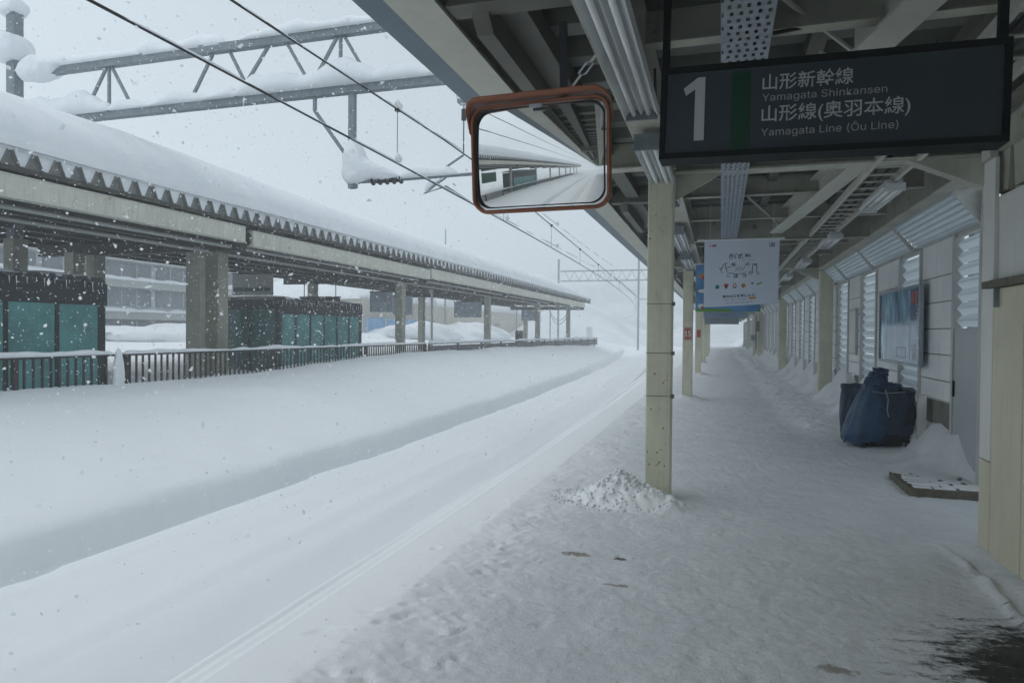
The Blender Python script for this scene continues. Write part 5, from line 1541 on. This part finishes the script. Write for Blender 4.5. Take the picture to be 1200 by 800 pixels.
bars_ += [(-8.95, ZT - 0.09, -9.7, ZB + 0.09), (-8.5, ZT - 0.09, -7.9, ZB + 0.09)]
ga = gantry('snow heaped grey lattice catenary gantry spanning the tracks in the upper left', YG, -15.3, 3.6, ZT, ZB, -15.95, 3.75, 1.0, bays=bars_)
go = ga.location
def ga_snow(a, b, wd, ht, seed, gaps=()):
    snow_strip(a, b, wd, ht, None, seed, 0.10, ga, 'snow_cap', gaps).location = -go
ga_snow((-15.9, YG, ZB + 0.08), (-13.0, YG, ZB + 0.08), 0.30, 0.36, 2)
ga_snow((-13.1, YG, ZB + 0.08), (-9.6, YG, ZB + 0.08), 0.26, 0.22, 5)
ga_snow((-9.7, YG, ZB + 0.08), (-5.0, YG, ZB + 0.08), 0.36, 0.40, 8)
ga_snow((-15.9, YG, ZT + 0.08), (-12.2, YG, ZT + 0.08), 0.26, 0.16, 13)
ga_snow((-12.6, YG + 0.06, ZT + 0.06), (-10.0, YG + 0.06, ZT + 0.06), 0.30, 0.30, 15)
ga_snow((-9.6, YG, ZT + 0.08), (-4.5, YG, ZT + 0.08), 0.28, 0.24, 19)
snow_wedge([(-16.5, 8.55), (-16.55, 7.9), (-16.2, 7.78), (-15.75, 7.82), (-15.55, 8.05), (-15.6, 8.3), (-15.75, 8.42), (-15.95, 8.45), (-16.2, 8.6)], YG - 0.45, YG + 0.4, ga, go)
snow_wedge([(-16.3, 9.0), (-16.25, 8.85), (-15.9, 8.93), (-15.65, 9.0), (-15.75, 9.3), (-16.1, 9.4)], YG - 0.3, YG + 0.3, ga, go)
snow_wedge([(-15.75, 7.72), (-15.8, 7.36), (-15.3, 7.3), (-14.75, 7.4), (-14.35, 7.57), (-14.3, 7.66), (-14.8, 7.8), (-15.3, 7.95)], YG - 0.3, YG + 0.3, ga, go)
# drop tube, register arms and insulators
MB().box(-7.06, -6.94, YG - 0.06, YG + 0.06, 4.40, ZB - 0.08).build('drop_tube', M['galv_dark'], ga, off=go)
MB().bar((-7.85, YG, 6.28), (-7.85, YG, 6.0), 0.06, 0.06).build('lattice_bar', M['galv_dark'], ga, off=go)
MB().bar((-7.85, YG, 6.0), (-7.05, YG, 4.95), 0.06, 0.06).build('lattice_bar', M['galv_dark'], ga, off=go)
ins = MB()
for k in range(9):
    x = -6.55 + k * 0.075
    ins.tube([(x, YG, 4.52), (x + 0.03, YG, 4.52)], 0.085 if k % 2 == 0 else 0.05, 10)
ins.build('insulator', M['steel_dark'], ga, off=go)
MB().box(-7.06, -6.9, YG - 0.05, YG + 0.05, 4.41, 4.52).build('bracket', M['galv_dark'], ga, off=go)
MB().tube([(-6.9, YG, 4.52), (-6.5, YG, 4.52)], 0.035, 8).build('register_arm', M['galv_dark'], ga, off=go)
MB().tube([(-5.9, YG, 4.52), (-3.4, YG, 4.55)], 0.032, 8).build('register_arm', M['galv_dark'], ga, off=go)
MB().tube([(-5.35, YG, 4.5), (-4.65, YG, 4.90)], 0.022, 8).build('register_arm', M['galv_dark'], ga, off=go)
MB().tube([(-5.0, YG, 4.50), (-5.45, YG, 4.22), (-5.0, YG, 4.34), (-4.6, YG, 4.08)], 0.018, 8).build('steady_arm', M['galv_dark'], ga, off=go)
snow_wedge([(-7.18, 4.42), (-7.2, 4.9), (-7.12, 5.32), (-6.95, 5.42), (-6.82, 5.2), (-6.72, 4.96), (-6.45, 4.84), (-6.2, 4.74), (-5.95, 4.6), (-5.98, 4.53), (-6.5, 4.55), (-6.85, 4.5)], YG - 0.22, YG + 0.22, ga, go)
ga_snow((-6.0, YG, 4.54), (-4.75, YG, 4.55), 0.16, 0.24, 23)
snow_wedge([(-5.47, 4.2), (-5.42, 4.42), (-5.3, 4.5), (-5.08, 4.5), (-5.1, 4.44), (-5.25, 4.35), (-5.35, 4.25)], YG - 0.09, YG + 0.09, ga, go)
MB().box(-4.75, -4.55, YG - 0.10, YG + 0.1, 5.86, 5.93).build('bracket', M['galv_dark'], ga, off=go)
MB().tube([(-4.65, YG, 6.28), (-4.65, YG, 4.95)], 0.012, 6).build('hanger_rod', M['steel_dark'], ga, off=go)
MB().tube([(-4.65, YG, 5.75), (-4.65, YG, 5.55)], 0.05, 8).build('insulator', M['steel_dark'], ga, off=go)
blob((-4.66, YG, 6.08), 0.13, 0.12, 0.22, M['snow'], 'snow_cap', ga, 14, 0.2).location = -go

def tb_x(x, y): return x + float(track_bend(y))
def wire(name, label, zfn, r, x0_, y0_=-88.0, y1_=118.0):
    pts = []
    y = y0_
    while y <= y1_:
        pts.append((tb_x(x0_, y), y, zfn(y))); y += 1.5
    return tag(MB().tube(pts, r, 6).build(name, M['wire'], smooth=True), label, 'wire')
supports = [-88, -38, 12, 62, 112]
def zmess(y):
    for a, b in zip(supports[:-1], supports[1:]):
        if a <= y <= b:
            t = (y - a) / (b - a); return 4.94 - 0.42 * 4 * t * (1 - t) if b > 20 else 4.94 - 0.30 * 4 * t * (1 - t)
    return 4.94
cw = wire('contact_wire', 'lower overhead contact wire above the snowed track', lambda y: 4.08, 0.0135, -4.60)
mw = wire('messenger_wire', 'upper overhead messenger wire above the contact wire', zmess, 0.0135, -4.60)
for y in (9.2, 14.6, 19.5, 24.5, 29.5, 34.5, 39.5):
    o = MB(); o.tube([(tb_x(-4.6, y), y, 4.09), (tb_x(-4.6, y), y, zmess(y) - 0.02)], 0.0055, 5)
    o.build('dropper', M['wire'], cw)
    c = MB(); c.box(tb_x(-4.63, y), tb_x(-4.57, y), y - 0.035, y + 0.035, zmess(y) - 0.035, zmess(y) + 0.03); c.build('clamp', M['steel_dark'], mw)
    if y < 20:
        blob((-4.6, y, zmess(y) + 0.06), 0.045, 0.08, 0.06, M['snow'], 'snow_lump', mw, int(y), 0.3)
        blob((-4.6, y, 4.14), 0.04, 0.07, 0.07, M['snow'], 'snow_lump', cw, int(y) + 3, 0.3)
for wob, zf, sd in ((cw, lambda y: 4.08, 1), (mw, zmess, 2)):
    rr = random.Random(sd)
    y = 3.0
    while y < 30:
        l_ = rr.uniform(0.4, 2.0)
        snow_strip((-4.6, y, zf(y) + 0.012), (-4.6, y + l_, zf(y + l_) + 0.012), 0.026, 0.022, None, int(y), 0.2, wob, 'snow_cap'); y += l_ + rr.uniform(0.1, 0.8)
# far gantry
fb = []
for k in range(9):
    x = -19.0 + k * 1.2
    fb += [(x, 9.3, x + 0.6, 8.15), (x + 0.6, 8.15, x + 1.2, 9.3)]
fg = gantry('thin far catenary gantry fading in the haze above the end of the opposite canopy', 85.0, -19.6, -7.5, 9.35, 8.10, -19.85, -9.75, 0.9, bays=fb)
MB().bar((-12.0, 85, 8.0), (-9.75, 85, 5.9), 0.09, 0.09).build('stay', M['galv_dark'], fg, off=fg.location)
MB().bar((-9.75, 85, 5.75), (-7.6, 85, 5.75), 0.10, 0.10).build('register_arm', M['galv_dark'], fg, off=fg.location)
for (px_, py_, hh_, lb) in ((-21.5, 72.0, 3.6, 'thin marker pole with snow at the far end of the opposite platform, left one'), (-18.2, 74.0, 3.4, 'thin marker pole beyond the end of the far railing')):
    tag(MB().tube([(px_, py_, -0.2), (px_, py_, 1.0 + hh_)], 0.06, 6).build('marker_pole', M['galv_dark']), lb, 'pole')
cable([(-13.1, 60.2, 3.5), (-18.2, 74.0, 3.9)], 0.03, 'dark cable sagging from the end of the opposite canopy to a pole', sag=0.9)
cable([(-13.1, 60.2, 3.3), (-18.2, 74.0, 3.7)], 0.03, 'lower dark cable sagging from the end of the opposite canopy to a pole', sag=1.1)
for (px_, py_, lb) in ((-18.6, 100.0, 'small dark trackside cabinet in the distant snow'), ):
    bx_ = thing('trackside_cabinet', lb, 'cabinet', (px_, py_, 0.5))
    MB().box(-0.4, 0.4, -0.3, 0.3, 0.0, 1.9).build('housing', M['bld_grey'], bx_); snow_strip((-0.4, 0, 1.9), (0.4, 0, 1.9), 0.6, 0.25, None, 2, 0.1, bx_, 'snow_cap')

# mast far left behind the wires
um = thing('utility_mast', 'slender mast rising far behind the opposite canopy roof', 'mast', (-30, 72, 0))
MB().tube([(0, 0, -1), (0, 0, 13.2)], [0.14, 0.06], 8).build('pole', M['galv_dark'], um); MB().bar((-0.8, 0, 11.2), (0.8, 0, 11.2), 0.08, 0.08).build('crossarm', M['galv_dark'], um)

# ------------------------------------------------------------------ buildings beyond the opposite platform
gb_ = thing('grey_building', 'grey three storey building with snow lined ledges behind the opposite platform', 'building', (-40, 40, 0)); o_ = gb_.location
MB().box(-52, -40, 22, 49, 0, 7.6).build('wall', M['bld_grey'], gb_, off=o_)
for z in (1.0, 3.2, 5.0):
    for k in range(6):
        y = 23 + k * 4.4
        w_ = MB().box(-39.98, -39.9, y, y + 3.9, z, z + 1.15).build('window', M['bld_dark'], gb_, off=o_)
        fr_ = MB(); fr_.box(-39.89, -39.86, y + 1.25, y + 1.32, z + 0.02, z + 1.13); fr_.box(-39.89, -39.86, y + 2.55, y + 2.62, z + 0.02, z + 1.13)
        fr_.build('window_frame', M['bld_grey'], w_, off=o_)
    MB().box(-39.95, -39.3, 22, 49, z + 1.25, z + 1.75).build('balcony_ledge', M['board_grey'], gb_, off=o_)
    snow_strip((-39.6, 22.2, z + 1.75), (-39.6, 48.8, z + 1.75), 0.8, 0.28, None, int(z * 3), 0.5, gb_, 'snow_cap').location = -o_
snow_strip((-46, 21.8, 7.6), (-46, 49.2, 7.6), 12.6, 0.9, None, 4, 1.0, gb_, 'snow_cap').location = -o_
bb = thing('beige_building', 'long low beige building with snowy roof behind the far end of the opposite platform', 'building', (-36, 90, 0)); o_ = bb.location
MB().box(-50, -36, 64, 135, 0, 4.9).build('wall', M['bld_beige'], bb, off=o_)
for k in range(5):
    y = 66 + k * 14
    MB().box(-35.98, -35.9, y, y + 2.6, 0.6, 3.0).build('window', M['bld_dark'], bb, off=o_)
snow_strip((-43, 63.5, 4.9), (-43, 135.5, 4.9), 15, 2.0, None, 6, 1.5, bb, 'snow_cap').location = -o_
ho_ = thing('blue_hoarding', 'light blue hoarding half buried in snow before the beige building', 'hoarding', (-34, 70, 0)); o_ = ho_.location
MB().box(-34.1, -34.0, 61, 77, 0.3, 2.9).build('panel', M['bld_blue'], ho_, off=o_)
for k in range(5): MB().box(-33.99, -33.9, 61.2 + k * 3.9, 61.35 + k * 3.9, 0.3, 2.9).build('post', M['bld_grey'], ho_, off=o_)
for (x, y, rx, ry, rz, lb) in ((-31, 66, 4, 6, 1.9, 'ploughed snow heap before the blue hoarding'), (-33, 86, 5, 9, 2.0, 'long ploughed snow heap before the beige building'), (-34, 36, 4, 7, 1.4, 'ploughed snow heap before the grey building')):
    tag(blob((x, y, 0.6), rx, ry, rz, M['snow'], 'snow_heap', None, int(y), 0.25), lb, 'snow heap')

# ------------------------------------------------------------------ falling snow (outside the canopies)
NF = 45000
fx = rng.uniform(-13.5, -2.1, NF); fy = rng.uniform(0.8, 26, NF); fz = rng.uniform(-0.4, 7.5, NF)
fr_s = rng.choice([0.0045, 0.0065, 0.0095, 0.013, 0.018], NF, p=[0.35, 0.33, 0.2, 0.09, 0.03])
ok = ~((fx < -11.3) & (fz > 3.6))
ok &= np.hypot(fx, fy) > 2.6
fx, fy, fz, fr_s = fx[ok], fy[ok], fz[ok], fr_s[ok]; NF = len(fx)
ang = np.arange(6) * PI / 3
n1 = rng.normal(size=(NF, 3)); n1 /= np.linalg.norm(n1, axis=1, keepdims=True)
t1_ = np.cross(n1, np.array([0.31, 0.55, 0.77])); t1_ /= np.linalg.norm(t1_, axis=1, keepdims=True)
t2_ = np.cross(n1, t1_)
rad = fr_s[:, None] * rng.uniform(0.55, 1.5, (NF, 6))
V = np.stack([fx, fy, fz], 1)[:, None] + t1_[:, None] * (np.cos(ang)[None] * rad)[..., None] + t2_[:, None] * (np.sin(ang)[None] * rad)[..., None]
of = np.array([[0, 1, 2, 3], [0, 3, 4, 5]])
Fq = of[None] + (np.arange(NF) * 6)[:, None, None]
fl = numpy_mesh('falling_snow', V.reshape(-1, 3), Fq.reshape(-1, 4), M['flake'])
tag(fl, 'falling snowflakes in the open air over the track', 'snowfall', kind='stuff')

# ------------------------------------------------------------------ haze
HZ = MB().box(-312, 312, -312, 332, -6.0, 62.0)
m, N, L = newmat('haze')
out = N.new('ShaderNodeOutputMaterial')
pv = N.new('ShaderNodeVolumePrincipled')
pv.inputs['Color'].default_value = (0.96, 0.985, 1.0, 1)
pv.inputs['Density'].default_value = 0.0050
pv.inputs['Anisotropy'].default_value = 0.0
L.new(pv.outputs[0], out.inputs['Volume'])
hz = HZ.build('haze', m)
tag(hz, 'pale snowy haze filling the air', 'haze', kind='stuff')
